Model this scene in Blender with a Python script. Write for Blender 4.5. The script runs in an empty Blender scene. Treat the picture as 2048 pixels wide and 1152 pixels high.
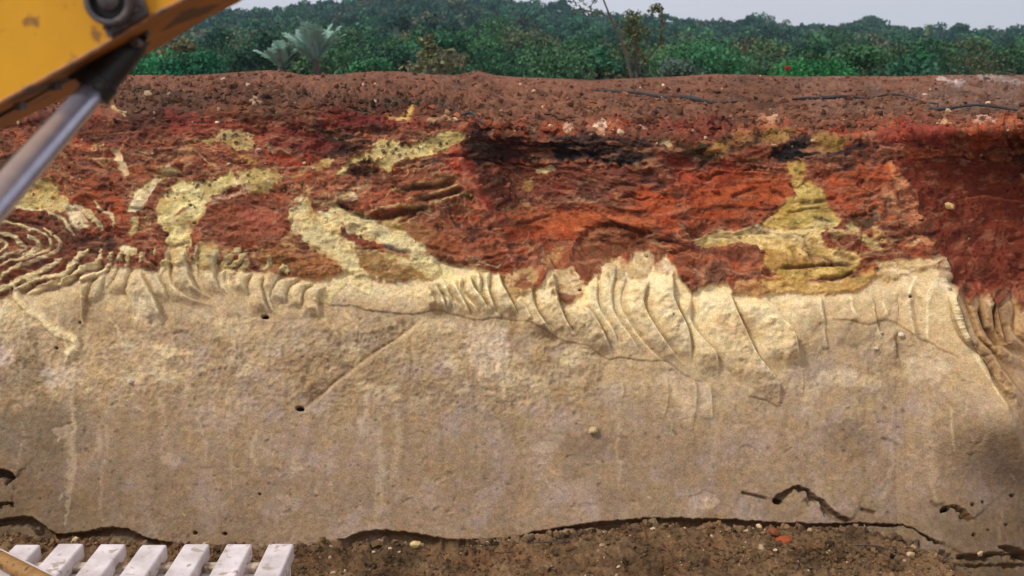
import bpy, math, random
import numpy as np
from mathutils import Vector, Matrix

random.seed(7)
rng = np.random.RandomState(7)
S = bpy.context.scene

# ------------------------------------------------------------------ camera
EYE = 2.30
PITCH = math.radians(14.04)
F = 1991.0                                   # focal length in units of a 2048 wide picture
cd = bpy.data.cameras.new('camera'); cam = bpy.data.objects.new('camera', cd)
S.collection.objects.link(cam); S.camera = cam
cam.location = (0, 0, EYE); cam.rotation_euler = (math.pi/2 - PITCH, 0, 0)
cd.sensor_width = 36; cd.lens = 36*F/2048; cd.clip_start = 0.05; cd.clip_end = 3000
cd.dof.use_dof = True; cd.dof.focus_distance = 4.7; cd.dof.aperture_fstop = 4.0

# ------------------------------------------------------------------ light
SUN_EL, SUN_AZ = math.radians(50), math.radians(-118)    # azimuth from +Y towards +X: behind the camera, from the left
w = bpy.data.worlds.new('World'); S.world = w; w.use_nodes = True
nt = w.node_tree; bg = nt.nodes['Background']
sky = nt.nodes.new('ShaderNodeTexSky'); sky.sky_type = 'NISHITA'; sky.sun_disc = False
sky.sun_elevation = SUN_EL; sky.sun_rotation = SUN_AZ
sky.dust_density = 4; sky.air_density = 1.0
mul = nt.nodes.new('ShaderNodeMix'); mul.data_type = 'RGBA'; mul.blend_type = 'MIX'
tc = nt.nodes.new('ShaderNodeTexCoord')
cn = nt.nodes.new('ShaderNodeTexNoise'); cn.inputs['Scale'].default_value = 1.6; cn.inputs['Detail'].default_value = 4
cr = nt.nodes.new('ShaderNodeValToRGB')                  # overcast: a veil of pale grey cloud over the sky
cr.color_ramp.elements[0].position = 0.3; cr.color_ramp.elements[0].color = (6.9, 6.5, 7.35, 1)
cr.color_ramp.elements[1].position = 0.7; cr.color_ramp.elements[1].color = (8.2, 7.8, 8.7, 1)
nt.links.new(tc.outputs['Generated'], cn.inputs['Vector']); nt.links.new(cn.outputs['Fac'], cr.inputs['Fac'])
mul.inputs['Factor'].default_value = 0.88
nt.links.new(sky.outputs['Color'], mul.inputs['A']); nt.links.new(cr.outputs['Color'], mul.inputs['B'])
nt.links.new(mul.outputs['Result'], bg.inputs['Color']); bg.inputs['Strength'].default_value = 0.114

sl = bpy.data.lights.new('sun', 'SUN'); sl.energy = 2.45; sl.angle = math.radians(11); sl.color = (1, 0.94, 0.84)
so = bpy.data.objects.new('sun', sl); S.collection.objects.link(so)
sd_ = Vector((math.sin(SUN_AZ)*math.cos(SUN_EL), math.cos(SUN_AZ)*math.cos(SUN_EL), math.sin(SUN_EL)))
so.rotation_euler = sd_.to_track_quat('Z', 'Y').to_euler()

S.view_settings.view_transform = 'Standard'; S.view_settings.look = 'None'
S.view_settings.exposure = 0.0; S.view_settings.gamma = 1.0

# ------------------------------------------------------------------ helpers
def lin(c, k=1.0):
    c = np.array(c, float)/255.0
    return np.where(c <= 0.04045, c/12.92, ((c+0.055)/1.055)**2.4)*k

def tag(o, label=None, cat=None, group=None, kind=None):
    if label: o['label'] = label
    if cat: o['category'] = cat
    if group: o['group'] = group
    if kind: o['kind'] = kind
    return o

def empty(name, loc, rz=0.0):
    o = bpy.data.objects.new(name, None); S.collection.objects.link(o)
    o.location = loc; o.rotation_euler = (0, 0, rz); o.empty_display_size = 0.2
    return o

def mesh_np(name, V, Fc, mat, parent=None, col=None, smooth=True, extra=None):
    """one mesh object from numpy arrays; faces all of one size"""
    V = np.ascontiguousarray(V, np.float32); Fc = np.ascontiguousarray(Fc, np.int32)
    me = bpy.data.meshes.new(name); n, k = Fc.shape
    me.vertices.add(len(V)); me.vertices.foreach_set('co', V.ravel())
    me.loops.add(n*k); me.loops.foreach_set('vertex_index', Fc.ravel())
    me.polygons.add(n); me.polygons.foreach_set('loop_start', np.arange(0, n*k, k, dtype=np.int32))
    me.polygons.foreach_set('use_smooth', np.full(n, smooth, bool))
    if col is not None:
        a = me.color_attributes.new('Col', 'FLOAT_COLOR', 'POINT')
        c4 = np.ones((len(V), 4), np.float32); c4[:, :3] = col[:, :3]
        if col.shape[1] > 3: c4[:, 3] = col[:, 3]
        a.data.foreach_set('color', c4.ravel())
    me.update(calc_edges=True); me.validate()
    me.materials.append(mat)
    o = bpy.data.objects.new(name, me); S.collection.objects.link(o)
    if parent: o.parent = parent
    return o

class MB:                                     # collects polygons, then links them as ONE object
    def __init__(s): s.v = []; s.f = []
    def add(s, v, f):
        b = len(s.v); s.v += [tuple(p) for p in v]; s.f += [tuple(i+b for i in q) for q in f]
    def box(s, a, b, m=None):
        x0, y0, z0 = a; x1, y1, z1 = b
        v = [(x0,y0,z0),(x1,y0,z0),(x1,y1,z0),(x0,y1,z0),(x0,y0,z1),(x1,y0,z1),(x1,y1,z1),(x0,y1,z1)]
        if m: v = [tuple(m @ Vector(p)) for p in v]
        s.add(v, [(3,2,1,0),(4,5,6,7),(0,1,5,4),(1,2,6,5),(2,3,7,6),(3,0,4,7)])
    def tube(s, pts, rad, n=12, cap=True):
        pts = [Vector(p) for p in pts]
        if not hasattr(rad, '__len__'): rad = [rad]*len(pts)
        rings = []; up = None
        for i, p in enumerate(pts):
            t = (pts[min(i+1, len(pts)-1)] - pts[max(i-1, 0)]).normalized()
            if up is None: up = t.orthogonal().normalized()
            up = (up - t*up.dot(t)).normalized(); b = t.cross(up)
            rings.append([p + (up*math.cos(a)+b*math.sin(a))*rad[i] for a in [2*math.pi*k/n for k in range(n)]])
        v = [q for r in rings for q in r]; f = []
        for i in range(len(pts)-1):
            for k in range(n):
                f.append((i*n+k, i*n+(k+1) % n, (i+1)*n+(k+1) % n, (i+1)*n+k))
        if cap: f.append(tuple(range(n))[::-1]); f.append(tuple((len(pts)-1)*n+k for k in range(n)))
        s.add(v, f)
    def build(s, name, mat, parent=None, smooth=False, bevel=0.0, segs=2):
        me = bpy.data.meshes.new(name); me.from_pydata(s.v, [], s.f); me.update()
        me.materials.append(mat)
        if smooth:
            me.polygons.foreach_set('use_smooth', [True]*len(me.polygons))
            try: me.set_sharp_from_angle(angle=math.radians(40))
            except Exception: pass
        o = bpy.data.objects.new(name, me); S.collection.objects.link(o)
        if parent: o.parent = parent
        if bevel > 0:
            b = o.modifiers.new('bevel', 'BEVEL'); b.width = bevel; b.segments = segs; b.limit_method = 'ANGLE'
        return o

# pinhole helpers: a pixel of the photograph -> a ray
cP, sP = math.cos(PITCH), math.sin(PITCH)
def ray(px, py):                               # scaled so that camera depth = 1
    X = (np.asarray(px, float)-1024)/F; Y = -(np.asarray(py, float)-576)/F
    return np.stack([X, cP + Y*sP, -sP + Y*cP], -1)
def at_depth(px, py, D):                       # the point of that ray at horizontal distance D
    d = ray(px, py); p = d*(D/d[..., 1:2] if d.ndim > 1 else D/d[1]); p = p + np.array([0, 0, EYE]); return p
def at_z(px, py, z):
    d = ray(px, py); return d*((z-EYE)/d[2]) + np.array([0, 0, EYE])

# perlin noise
_perm = rng.permutation(256); _perm = np.concatenate([_perm, _perm, _perm])
_g = rng.normal(size=(256, 3)); _g /= np.linalg.norm(_g, axis=1)[:, None]
def perlin(p, freq=1.0, off=0.0):
    if not hasattr(freq, '__len__'): freq = (freq,)*3
    x = p[..., 0]*freq[0]+off+100.3; y = p[..., 1]*freq[1]+off*1.7+57.1; z = p[..., 2]*freq[2]+off*2.3+31.7
    xi, yi, zi = np.floor(x).astype(int), np.floor(y).astype(int), np.floor(z).astype(int)
    xf, yf, zf = x-xi, y-yi, z-zi
    u, v, w_ = [t*t*t*(t*(t*6-15)+10) for t in (xf, yf, zf)]
    out = 0
    for a in (0, 1):
        for b in (0, 1):
            for c in (0, 1):
                h = _perm[_perm[_perm[(xi+a) & 255]+((yi+b) & 255)]+((zi+c) & 255)]
                g = _g[h]
                dd = g[..., 0]*(xf-a)+g[..., 1]*(yf-b)+g[..., 2]*(zf-c)
                out = out + dd*(u if a else 1-u)*(v if b else 1-v)*(w_ if c else 1-w_)
    return out*1.5
def fbm(p, freq, octs=3, off=0.0, gain=0.5):
    if not hasattr(freq, '__len__'): freq = (freq,)*3
    r = 0; a = 1.0
    for i in range(octs):
        r = r + a*perlin(p, tuple(f*2.1**i for f in freq), off+i*13.7); a *= gain
    return r
def sstep(a, b, x):
    t = np.clip((x-a)/(b-a), 0, 1); return t*t*(3-2*t)

# ------------------------------------------------------------------ materials
def new_mat(name):
    m = bpy.data.materials.new(name); m.use_nodes = True
    return m, m.node_tree, m.node_tree.nodes['Principled BSDF']

def earth_mat(name, rough=0.95, fine=260.0, bump=0.35, speck=0.22):
    m, t, p = new_mat(name)
    N, L = t.nodes, t.links
    at = N.new('ShaderNodeVertexColor'); at.layer_name = 'Col'
    tc = N.new('ShaderNodeTexCoord')
    n1 = N.new('ShaderNodeTexNoise'); n1.inputs['Scale'].default_value = fine; n1.inputs['Detail'].default_value = 4; n1.inputs['Roughness'].default_value = 0.75
    n2 = N.new('ShaderNodeTexNoise'); n2.inputs['Scale'].default_value = fine*0.22; n2.inputs['Detail'].default_value = 5; n2.inputs['Roughness'].default_value = 0.7
    v = N.new('ShaderNodeTexVoronoi'); v.inputs['Scale'].default_value = fine*0.3; v.feature = 'F1'
    for n in (n1, n2, v): L.new(tc.outputs['Object'], n.inputs['Vector'])
    mr = N.new('ShaderNodeMapRange'); mr.inputs['From Min'].default_value = 0.3; mr.inputs['From Max'].default_value = 0.7
    mr.inputs['To Min'].default_value = 1-speck; mr.inputs['To Max'].default_value = 1+speck
    L.new(n1.outputs['Fac'], mr.inputs['Value'])
    mr2 = N.new('ShaderNodeMapRange'); mr2.inputs['From Min'].default_value = 0.3; mr2.inputs['From Max'].default_value = 0.7
    mr2.inputs['To Min'].default_value = 1-speck*0.7; mr2.inputs['To Max'].default_value = 1+speck*0.7
    L.new(n2.outputs['Fac'], mr2.inputs['Value'])
    mm = N.new('ShaderNodeMath'); mm.operation = 'MULTIPLY'; L.new(mr.outputs[0], mm.inputs[0]); L.new(mr2.outputs[0], mm.inputs[1])
    vm = N.new('ShaderNodeVectorMath'); vm.operation = 'SCALE'
    L.new(at.outputs['Color'], vm.inputs[0]); L.new(mm.outputs[0], vm.inputs['Scale'])
    L.new(vm.outputs[0], p.inputs['Base Color'])
    # bump: stronger where the soil is crumbly (kept in the alpha of the attribute)
    ad = N.new('ShaderNodeMath'); ad.operation = 'ADD'; L.new(n1.outputs['Fac'], ad.inputs[0])
    m3 = N.new('ShaderNodeMath'); m3.operation = 'MULTIPLY'; L.new(n2.outputs['Fac'], m3.inputs[0]); m3.inputs[1].default_value = 2.5
    L.new(m3.outputs[0], ad.inputs[1])
    ad2 = N.new('ShaderNodeMath'); ad2.operation = 'SUBTRACT'; L.new(ad.outputs[0], ad2.inputs[0])
    m4 = N.new('ShaderNodeMath'); m4.operation = 'MULTIPLY'; L.new(v.outputs['Distance'], m4.inputs[0]); L.new(at.outputs['Alpha'], m4.inputs[1])
    L.new(m4.outputs[0], ad2.inputs[1])
    b = N.new('ShaderNodeBump'); b.inputs['Distance'].default_value = 0.006
    ms = N.new('ShaderNodeMath'); ms.operation = 'MULTIPLY_ADD'; L.new(at.outputs['Alpha'], ms.inputs[0]); ms.inputs[1].default_value = 0.6; ms.inputs[2].default_value = bump
    L.new(ms.outputs[0], b.inputs['Strength']); L.new(ad2.outputs[0], b.inputs['Height'])
    L.new(b.outputs['Normal'], p.inputs['Normal'])
    p.inputs['Roughness'].default_value = rough; p.inputs['Specular IOR Level'].default_value = 0.15
    return m

def leaf_mat(name, trans=0.25):
    m, t, p = new_mat(name); N, L = t.nodes, t.links
    at = N.new('ShaderNodeVertexColor'); at.layer_name = 'Col'
    L.new(at.outputs['Color'], p.inputs['Base Color']); p.inputs['Roughness'].default_value = 0.6
    p.inputs['Specular IOR Level'].default_value = 0.3
    tr = N.new('ShaderNodeBsdfTranslucent'); L.new(at.outputs['Color'], tr.inputs['Color'])
    mx = N.new('ShaderNodeMixShader'); mx.inputs[0].default_value = trans
    L.new(p.outputs[0], mx.inputs[1]); L.new(tr.outputs[0], mx.inputs[2])
    L.new(mx.outputs[0], N['Material Output'].inputs['Surface'])
    return m

def noisy_mat(name, c1, c2, scale, rough=0.6, metal=0.0, bump=0.1, c3=None, spots=0.0, spot_scale=30, lo=0.35, hi=0.65):
    m, t, p = new_mat(name); N, L = t.nodes, t.links
    tc = N.new('ShaderNodeTexCoord')
    n = N.new('ShaderNodeTexNoise'); n.inputs['Scale'].default_value = scale; n.inputs['Detail'].default_value = 6; n.inputs['Roughness'].default_value = 0.65
    L.new(tc.outputs['Object'], n.inputs['Vector'])
    r = N.new('ShaderNodeValToRGB'); r.color_ramp.elements[0].position = lo; r.color_ramp.elements[1].position = hi
    r.color_ramp.elements[0].color = (*c1, 1); r.color_ramp.elements[1].color = (*c2, 1)
    L.new(n.outputs['Fac'], r.inputs['Fac']); out = r.outputs['Color']
    if c3 is not None:
        n3 = N.new('ShaderNodeTexNoise'); n3.inputs['Scale'].default_value = spot_scale; n3.inputs['Detail'].default_value = 5
        L.new(tc.outputs['Object'], n3.inputs['Vector'])
        r3 = N.new('ShaderNodeValToRGB'); r3.color_ramp.elements[0].position = 0.62-spots; r3.color_ramp.elements[1].position = 0.68-spots*0.8
        L.new(n3.outputs['Fac'], r3.inputs['Fac'])
        mx = N.new('ShaderNodeMix'); mx.data_type = 'RGBA'; L.new(r3.outputs['Color'], mx.inputs['Factor'])
        L.new(out, mx.inputs['A']); mx.inputs['B'].default_value = (*c3, 1); out = mx.outputs['Result']
    L.new(out, p.inputs['Base Color'])
    nb = N.new('ShaderNodeTexNoise'); nb.inputs['Scale'].default_value = scale*6; nb.inputs['Detail'].default_value = 5
    L.new(tc.outputs['Object'], nb.inputs['Vector'])
    b = N.new('ShaderNodeBump'); b.inputs['Strength'].default_value = bump; b.inputs['Distance'].default_value = 0.004
    L.new(nb.outputs['Fac'], b.inputs['Height']); L.new(b.outputs['Normal'], p.inputs['Normal'])
    p.inputs['Roughness'].default_value = rough; p.inputs['Metallic'].default_value = metal
    return m

M_EARTH = earth_mat('cut_earth', fine=150.0, bump=0.45, speck=0.34)
M_CLOD = earth_mat('loose_clods', fine=220, bump=0.5)
M_HILL = earth_mat('hill_soil', fine=2.0, bump=0.1)
M_LEAF = leaf_mat('leaves')
M_BARK = noisy_mat('bark', (0.05, 0.04, 0.03), (0.11, 0.085, 0.06), 30, 0.9, bump=0.5)
M_STICK = noisy_mat('dark_stick', (0.018, 0.017, 0.018), (0.06, 0.05, 0.045), 40, 0.85, bump=0.6)
M_YEL = noisy_mat('yellow_paint', tuple(lin((224, 160, 18))), tuple(lin((236, 174, 30))), 9, 0.5, bump=0.05, c3=tuple(lin((160, 112, 52))), spots=0.03, spot_scale=26)
M_YEL2 = noisy_mat('dark_yellow_paint', tuple(lin((150, 92, 14))), tuple(lin((180, 112, 18))), 8, 0.7, bump=0.1, c3=tuple(lin((90, 55, 18))), spots=0.06, spot_scale=9)  # deeper yellow with brown spots, for the bottom and far plates
M_EDGE = noisy_mat('worn_plate_edge', tuple(lin((95, 80, 70))), tuple(lin((190, 125, 60))), 40, 0.6, bump=0.3)
M_CAST = noisy_mat('greasy_cast_steel', (0.06, 0.055, 0.055), (0.17, 0.15, 0.145), 60, 0.45, metal=0.4, bump=0.4)
M_BLACK = noisy_mat('black_steel', (0.008, 0.008, 0.008), (0.022, 0.022, 0.02), 25, 0.5, bump=0.15)
M_RUB = noisy_mat('black_rubber', (0.010, 0.010, 0.010), (0.018, 0.018, 0.016), 30, 0.6, bump=0.2)
M_CHROME = noisy_mat('chromed_rod', (0.33, 0.33, 0.40), (0.42, 0.42, 0.50), 20, 0.27, metal=0.65, bump=0.02)
M_WHITE = noisy_mat('chalky_white', tuple(lin((182, 172, 168))), tuple(lin((222, 213, 212))), 7, 0.85, bump=0.5, c3=tuple(lin((168, 154, 138))), spots=0.025, spot_scale=22)
M_WHITE2 = noisy_mat('dusty_shaded_white', tuple(lin((170, 150, 128))), tuple(lin((200, 184, 165))), 14, 0.85, bump=0.3, c3=tuple(lin((120, 100, 74))), spots=0.08, spot_scale=11)  # dusty cream, also darkened for the shade between the slats
M_POLE = noisy_mat('ochre_pole', tuple(lin((128, 92, 48))), tuple(lin((165, 122, 62))), 30, 0.7, bump=0.3, c3=tuple(lin((90, 60, 30))), spots=0.05, spot_scale=30)
M_RED = noisy_mat('red_petals', tuple(lin((170, 40, 30))), tuple(lin((200, 60, 45))), 30, 0.6)

# ------------------------------------------------------------------ the cut bank
# columns and rows: fine inside the view, coarser and coarser outside it
def axis(lo, hi, step, out_lo, out_hi):
    core = np.arange(lo, hi+0.1, step); a = []; x = lo; s = step
    while x > out_lo: s *= 1.12; x -= s; a.append(x)
    b = []; x = core[-1]; s = step
    while x < out_hi: s *= 1.12; x += s; b.append(x)
    return np.array(a[::-1]+list(core)+b)
XA = axis(-20, 2068, 1.8, -2600, 4700)
YA = axis(300, 1172, 1.8, 299.9, 2300)
YA = YA[YA >= 300]
NT = 110                                     # rows between the crest of the bank and image row 300
def P(s): return np.array([[float(q) for q in t.split(',')] for t in s.split()])
def interp(s):
    a = P(s) if isinstance(s, str) else s
    return np.interp(XA, a[:, 0], a[:, 1])
crest = interp('-200,152 230,151 300,150 350,152 400,150 470,145 540,140 580,145 610,150 640,150 700,147 760,142 800,143 850,148 915,151 955,141 990,151 1050,155 1120,157 1180,163 1240,158 1300,155 1370,152 1430,148 1480,149 1550,152 1600,153 1700,152 1800,153 1900,150 2048,150 2600,152')
q = (np.arange(NT)/NT)[:, None]
PY = np.concatenate([crest[None, :] + (300-crest[None, :])*q, np.repeat(YA[:, None], len(XA), 1)], 0)
PX = np.repeat(XA[None, :], PY.shape[0], 0)
NR, NC = PY.shape

def zc_for(py, D=None, z=None):                # camera depth of the point of a row at distance D or at height z
    Y = -(np.asarray(py, float)-576)/F
    if D is not None: return D/(cP+Y*sP)
    return (z-EYE)/(-sP+Y*cP)
edge = interp('-400,235 0,232 200,225 400,212 700,214 850,220 930,250 1000,262 1200,256 1400,262 1600,268 1750,256 2048,250 2600,250')
foot = interp('-400,1070 0,1062 300,1085 590,1090 700,1070 960,1084 1150,1056 1330,1040 1600,1050 1780,1052 1860,1088 1920,1150 2048,1190 2600,1200')
rows = PY
def ksm(a, wpx):
    xs_ = np.arange(-400, 2500, 4.0); v = np.interp(xs_, XA, a); n_ = int(wpx/4); k_ = np.hanning(n_*2+3); k_ /= k_.sum()
    v = np.convolve(np.pad(v, n_+1, mode='edge'), k_, 'valid'); return np.interp(XA, xs_, v)
foot_d = ksm(foot, 200); edge_d = ksm(edge, 160); crest_d = ksm(crest, 60)
i0 = 1/zc_for(crest, D=12.0); i1 = 1/zc_for(edge_d, D=5.30); i2 = 1/np.minimum(zc_for(foot_d, D=4.32), zc_for(foot_d, z=0.0))
edge = edge_d; foot = foot_d
top = i0 + (i1-i0)*(rows-crest)/(edge-crest)
wall = i1 + (i2-i1)*(rows-edge)/(foot-edge)
zf = EYE + ray(XA, foot)[:, 2]/i2              # height of the foot in every column
gr = 1/np.maximum((zf[None, :]-0.0*rows-EYE)/np.minimum(-sP - (rows-576)/F*cP, -0.05), 0.05)
inv = np.where(rows < edge, top, wall)
sm = 16.0                                       # round the upper edge
e = (rows-edge[None, :])
blend = sstep(-sm*2.2, sm*2.2, e)
_k = 0.018; _h = np.clip(0.5+0.5*(wall-top)/_k, 0, 1); inv = wall*(1-_h)+top*_h-_k*_h*(1-_h)
gb = sstep(-2, 14, rows-foot[None, :])
inv = inv*(1-gb)+gr*gb
ZC = 1/inv
# slopes that turn away: the bay in the middle and the right-hand face
def lin_x(s, rows_):                            # x of a line given as points, as a function of the row
    a = P(s); return np.interp(rows_, a[:, 1], a[:, 0])
N3 = np.stack([PX/100.0, PY/100.0, np.zeros_like(PX)], -1)   # picture-plane position over the bank, only to roughen outlines
nl = fbm(N3, 0.8, 2, 3.0); nm = fbm(N3, 2.6, 2, 9.0); nf = fbm(N3, 8.0, 2, 5.0)
xQ = lin_x('1735,225 1745,262 1766,300 1780,340 1800,378 1822,430 1838,470 1862,517 1881,535 1886,567 1904,605 1915,643 1938,689 1965,739 1992,777 2015,811 2028,846 2045,900 2080,1000 2130,1100', PY) + 0.6*nm
dq = PX-xQ
rec = np.clip(dq/230.0, 0, 5.0)**0.85*0.85
rec = np.where(dq > 0, rec, 0)*sstep(232, 330, PY)*(1-0.30*sstep(560, 760, PY))*(1-0.7*sstep(880, 1150, PY))
curl = np.clip((PX-lin_x('1900,560 1800,650 1790,750 1800,900 1830,1050 1850,1150', PY))/300.0, 0, 4)**1.4*0.22*sstep(820, 1000, PY)*2.6
rec = rec+curl
xL = lin_x('895,240 903,285 915,320 935,365 955,410 985,455 1010,500 1032,545 1040,560', PY) + 3*nm
dl = PX-xL
bay = sstep(0, 90, dl)*(1-sstep(110, 420, dl))*0.22*sstep(235, 345, PY)*(1-sstep(480, 560, PY))
bay2 = sstep(0, 55, PX-lin_x('1290,300 1330,370 1360,450 1350,520', PY))*(1-sstep(80, 330, PX-lin_x('1290,300 1330,370 1360,450 1350,520', PY)))*0.09*sstep(290, 350, PY)*(1-sstep(470, 540, PY))
ZC = ZC + rec + bay + bay2
R = ray(PX, PY)
B0 = R*ZC[..., None] + np.array([0, 0, EYE])
du = np.gradient(B0, axis=1); dv = np.gradient(B0, axis=0)
NB = np.cross(dv, du); NB /= np.maximum(np.linalg.norm(NB, axis=-1, keepdims=True), 1e-9)
NB = np.where((NB*R).sum(-1, keepdims=True) > 0, -NB, NB)

H = np.zeros((NR, NC)); C = np.zeros((NR, NC, 3)); RG = np.zeros((NR, NC))
WX = PX + 5*nm + 2.2*nf; WY = PY + 5*perlin(N3, 2.2, 31) + 2.2*perlin(N3, 7, 41)

def region(pts, pad):
    x0, x1 = pts[:, 0].min()-pad, pts[:, 0].max()+pad; y0, y1 = pts[:, 1].min()-pad, pts[:, 1].max()+pad
    c0, c1 = np.searchsorted(XA, [x0, x1])
    rmin = PY.min(1); rmax = PY.max(1)
    rr = np.where((rmax >= y0) & (rmin <= y1))[0]
    if len(rr) == 0 or c1 <= c0: return None
    return slice(rr[0], rr[-1]+1), slice(c0, c1)
def dist(pts, x, y, closed=False):
    best = np.full(x.shape, 1e9); sg = np.zeros(x.shape); tt = np.zeros(x.shape)
    if closed: pts = np.concatenate([pts, pts[:1]])
    seg = np.diff(pts, axis=0); ln = np.maximum(np.hypot(seg[:, 0], seg[:, 1]), 1e-6); cum = np.concatenate([[0], np.cumsum(ln)]); tot = cum[-1]
    ins = np.zeros(x.shape, bool)
    for i in range(len(seg)):
        x0, y0 = pts[i]; dx, dy = seg[i]
        t = np.clip(((x-x0)*dx+(y-y0)*dy)/ln[i]**2, 0, 1)
        ex, ey = x-(x0+t*dx), y-(y0+t*dy); d = np.hypot(ex, ey)
        m = d < best
        best = np.where(m, d, best); tt = np.where(m, (cum[i]+t*ln[i])/tot, tt)
        sg = np.where(m, -np.sign(dx*(y-y0)-dy*(x-x0)), sg)
        if closed:
            y1 = y0+dy; c = ((y0 > y) != (y1 > y)) & (x < dx*(y-y0)/(dy if abs(dy) > 1e-9 else 1e-9)+x0); ins ^= c
    return best, sg, tt, ins
def spl(pts, n=3):                               # Catmull-Rom so that authored lines run smoothly
    if len(pts) < 3: return pts
    q = np.concatenate([[2*pts[0]-pts[1]], pts, [2*pts[-1]-pts[-2]]]); o = []
    for i in range(1, len(q)-2):
        for k in range(n):
            t = k/n; a, b, c, d = q[i-1], q[i], q[i+1], q[i+2]
            o.append(0.5*((2*b)+(-a+c)*t+(2*a-5*b+4*c-d)*t*t+(-a+3*b-3*c+d)*t**3))
    o.append(q[-2]); return np.array(o)
def tf(s, z):                                    # points read in an enlarged view of the photograph
    a = P(s) if isinstance(s, str) else s
    if z: a = a/z[2]+np.array(z[:2])
    return a
Z5 = (0, 300, 2.88); Z6 = (683, 300, 2.88); Z7 = (1366, 300, 2.88)
L1 = (0, 600, 2.88); L2 = (683, 600, 2.88); L3 = (1366, 600, 2.88)
U1 = (200, 140, 4.0); U2 = (640, 180, 4.0); U3 = (1100, 180, 4.0); U4 = (1536, 180, 4.0)
T2 = (512, 0, 3.84); T3 = (1024, 0, 3.84); T4 = (1536, 0, 3.84); B2 = (640, 900, 2.909); B3 = (1344, 900, 2.909); B1 = (0, 900, 3.2)

def ridge(s, A, wl, wr, z=None, tap=0.18, c=None, cw=2.5, ca=0.5, warp=1.0):
    """relief along a line: wr = fall-off to the left hand of travel (right when going down, above when going right)"""
    pts = spl(tf(s, z)); g = region(pts, 4*max(wl, wr)+8)
    if g is None: return
    x = PX[g]+(WX[g]-PX[g])*0.45*warp; y = PY[g]+(WY[g]-PY[g])*0.45*warp
    d, sg, t, _ = dist(pts, x, y)
    tp = sstep(0, tap, t)*sstep(0, tap, 1-t) if tap else 1.0
    wd = np.where(sg > 0, wr, wl)
    H[g] += A*tp*np.exp(-d/wd)*(0.8+0.4*nm[g])
    if c is not None:
        a = ca*tp*np.exp(-(d/cw)**2); a = np.clip(a, 0, 1)[..., None]; C[g] = C[g]*(1-a)+lin(c)*KC*a
def groove(s, A, wd, z=None, tap=0.12, c=None, ca=0.5, cw=None, warp=1.0):
    pts = spl(tf(s, z)); g = region(pts, 4*wd+8)
    if g is None: return
    x = PX[g]+(WX[g]-PX[g])*0.6*warp; y = PY[g]+(WY[g]-PY[g])*0.6*warp
    d, sg, t, _ = dist(pts, x, y)
    tp = sstep(0, tap, t)*sstep(0, tap, 1-t) if tap else 1.0
    H[g] -= A*tp*np.exp(-(d/wd)**2)
    if c is not None:
        a = (ca*tp*np.exp(-(d/(cw or wd))**2))[..., None]; C[g] = C[g]*(1-a)+lin(c)*KC*a
def paint(s, wd, c, z=None, a=1.0, soft=2.0, tap=0.1, h=0.0, warp=1.0):
    pts = spl(tf(s, z)); g = region(pts, wd+14)
    if g is None: return
    x = PX[g]+(WX[g]-PX[g])*warp; y = PY[g]+(WY[g]-PY[g])*warp
    d, sg, t, _ = dist(pts, x, y)
    tp = sstep(0, tap, t)*sstep(0, tap, 1-t) if tap else 1.0
    k = sstep(-soft, soft, wd*(0.35+0.65*tp)*(1+0.5*nf[g]) - d)*a
    C[g] = C[g]*(1-k[..., None])+lin(c)*KC*k[..., None]; H[g] += h*k
def patch(s, c, z=None, a=1.0, soft=5.0, rag=9.0, h=0.0, hw=10.0, c2=None, rough=None, warp=1.2):
    pts = spl(np.concatenate([tf(s, z), tf(s, z)[:1]]), 2)[:-1]; g = region(pts, 30+soft+rag)
    if g is None: return
    x = PX[g]+(WX[g]-PX[g])*warp; y = PY[g]+(WY[g]-PY[g])*warp
    d, _, _, ins = dist(pts, x, y, True)
    sdv = np.where(ins, d, -d) + rag*(nf[g]*0.9+nm[g]*0.7)
    k = sstep(-soft, soft, sdv)*a
    cc = lin(c)*KC*(1+.22*nf[g]+.15*nl[g])[..., None]*(1 if max(c) < 120 else np.array([1, .985, 1.06]))
    if c2 is not None:
        mixn = sstep(-0.35, 0.35, nm[g]+0.5*nf[g])[..., None]; cc = cc*(1-mixn)+lin(c2)*KC*mixn
    C[g] = C[g]*(1-k[..., None])+cc*k[..., None]
    H[g] += h*sstep(-hw, hw, sdv)
    if rough is not None: RG[g] = RG[g]*(1-k)+rough*k

KC = 1.14                                         # photographed tone -> base colour of the soil
cGREY, cTAN, cCREAM, cYEL = (160, 138, 110), (182, 158, 120), (224, 204, 156), (204, 188, 130)
cRED, cBRED, cMAR, cSOIL, cDARK, cCHAR, cPINK, cOCH, cORED = (148, 80, 52), (168, 78, 42), (114, 50, 38), (126, 84, 62), (72, 50, 40), (44, 39, 40), (172, 120, 100), (170, 124, 62), (158, 80, 42)

# --- ground colours of the layers
Lb = lin_ = np.interp(XA, *P('-400,600 0,592 40,580 90,570 134,562 165,543 205,531 300,540 340,530 430,522 470,540 560,548 640,560 700,540 760,550 830,555 880,525 930,530 980,545 1005,556 1030,566 1062,588 1080,580 1098,550 1112,538 1130,545 1172,572 1188,554 1196,562 1203,532 1228,524 1238,532 1247,548 1265,524 1290,508 1303,528 1311,540 1330,516 1346,532 1362,562 1382,592 1398,576 1430,562 1455,564 1464,588 1484,590 1540,584 1600,566 1700,560 1740,550 1800,530 1870,520 1890,560 1904,600 1914,590 1932,612 1945,592 1965,594 1985,622 1998,612 2010,592 2030,600 2040,620 2048,598 2080,600 2600,596').T)
Lt = np.interp(XA, *P('-400,215 0,212 250,200 400,198 560,206 700,212 850,215 920,244 1000,255 1100,250 1250,246 1400,250 1600,262 1740,246 1900,238 2048,245 2600,240').T)
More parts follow.
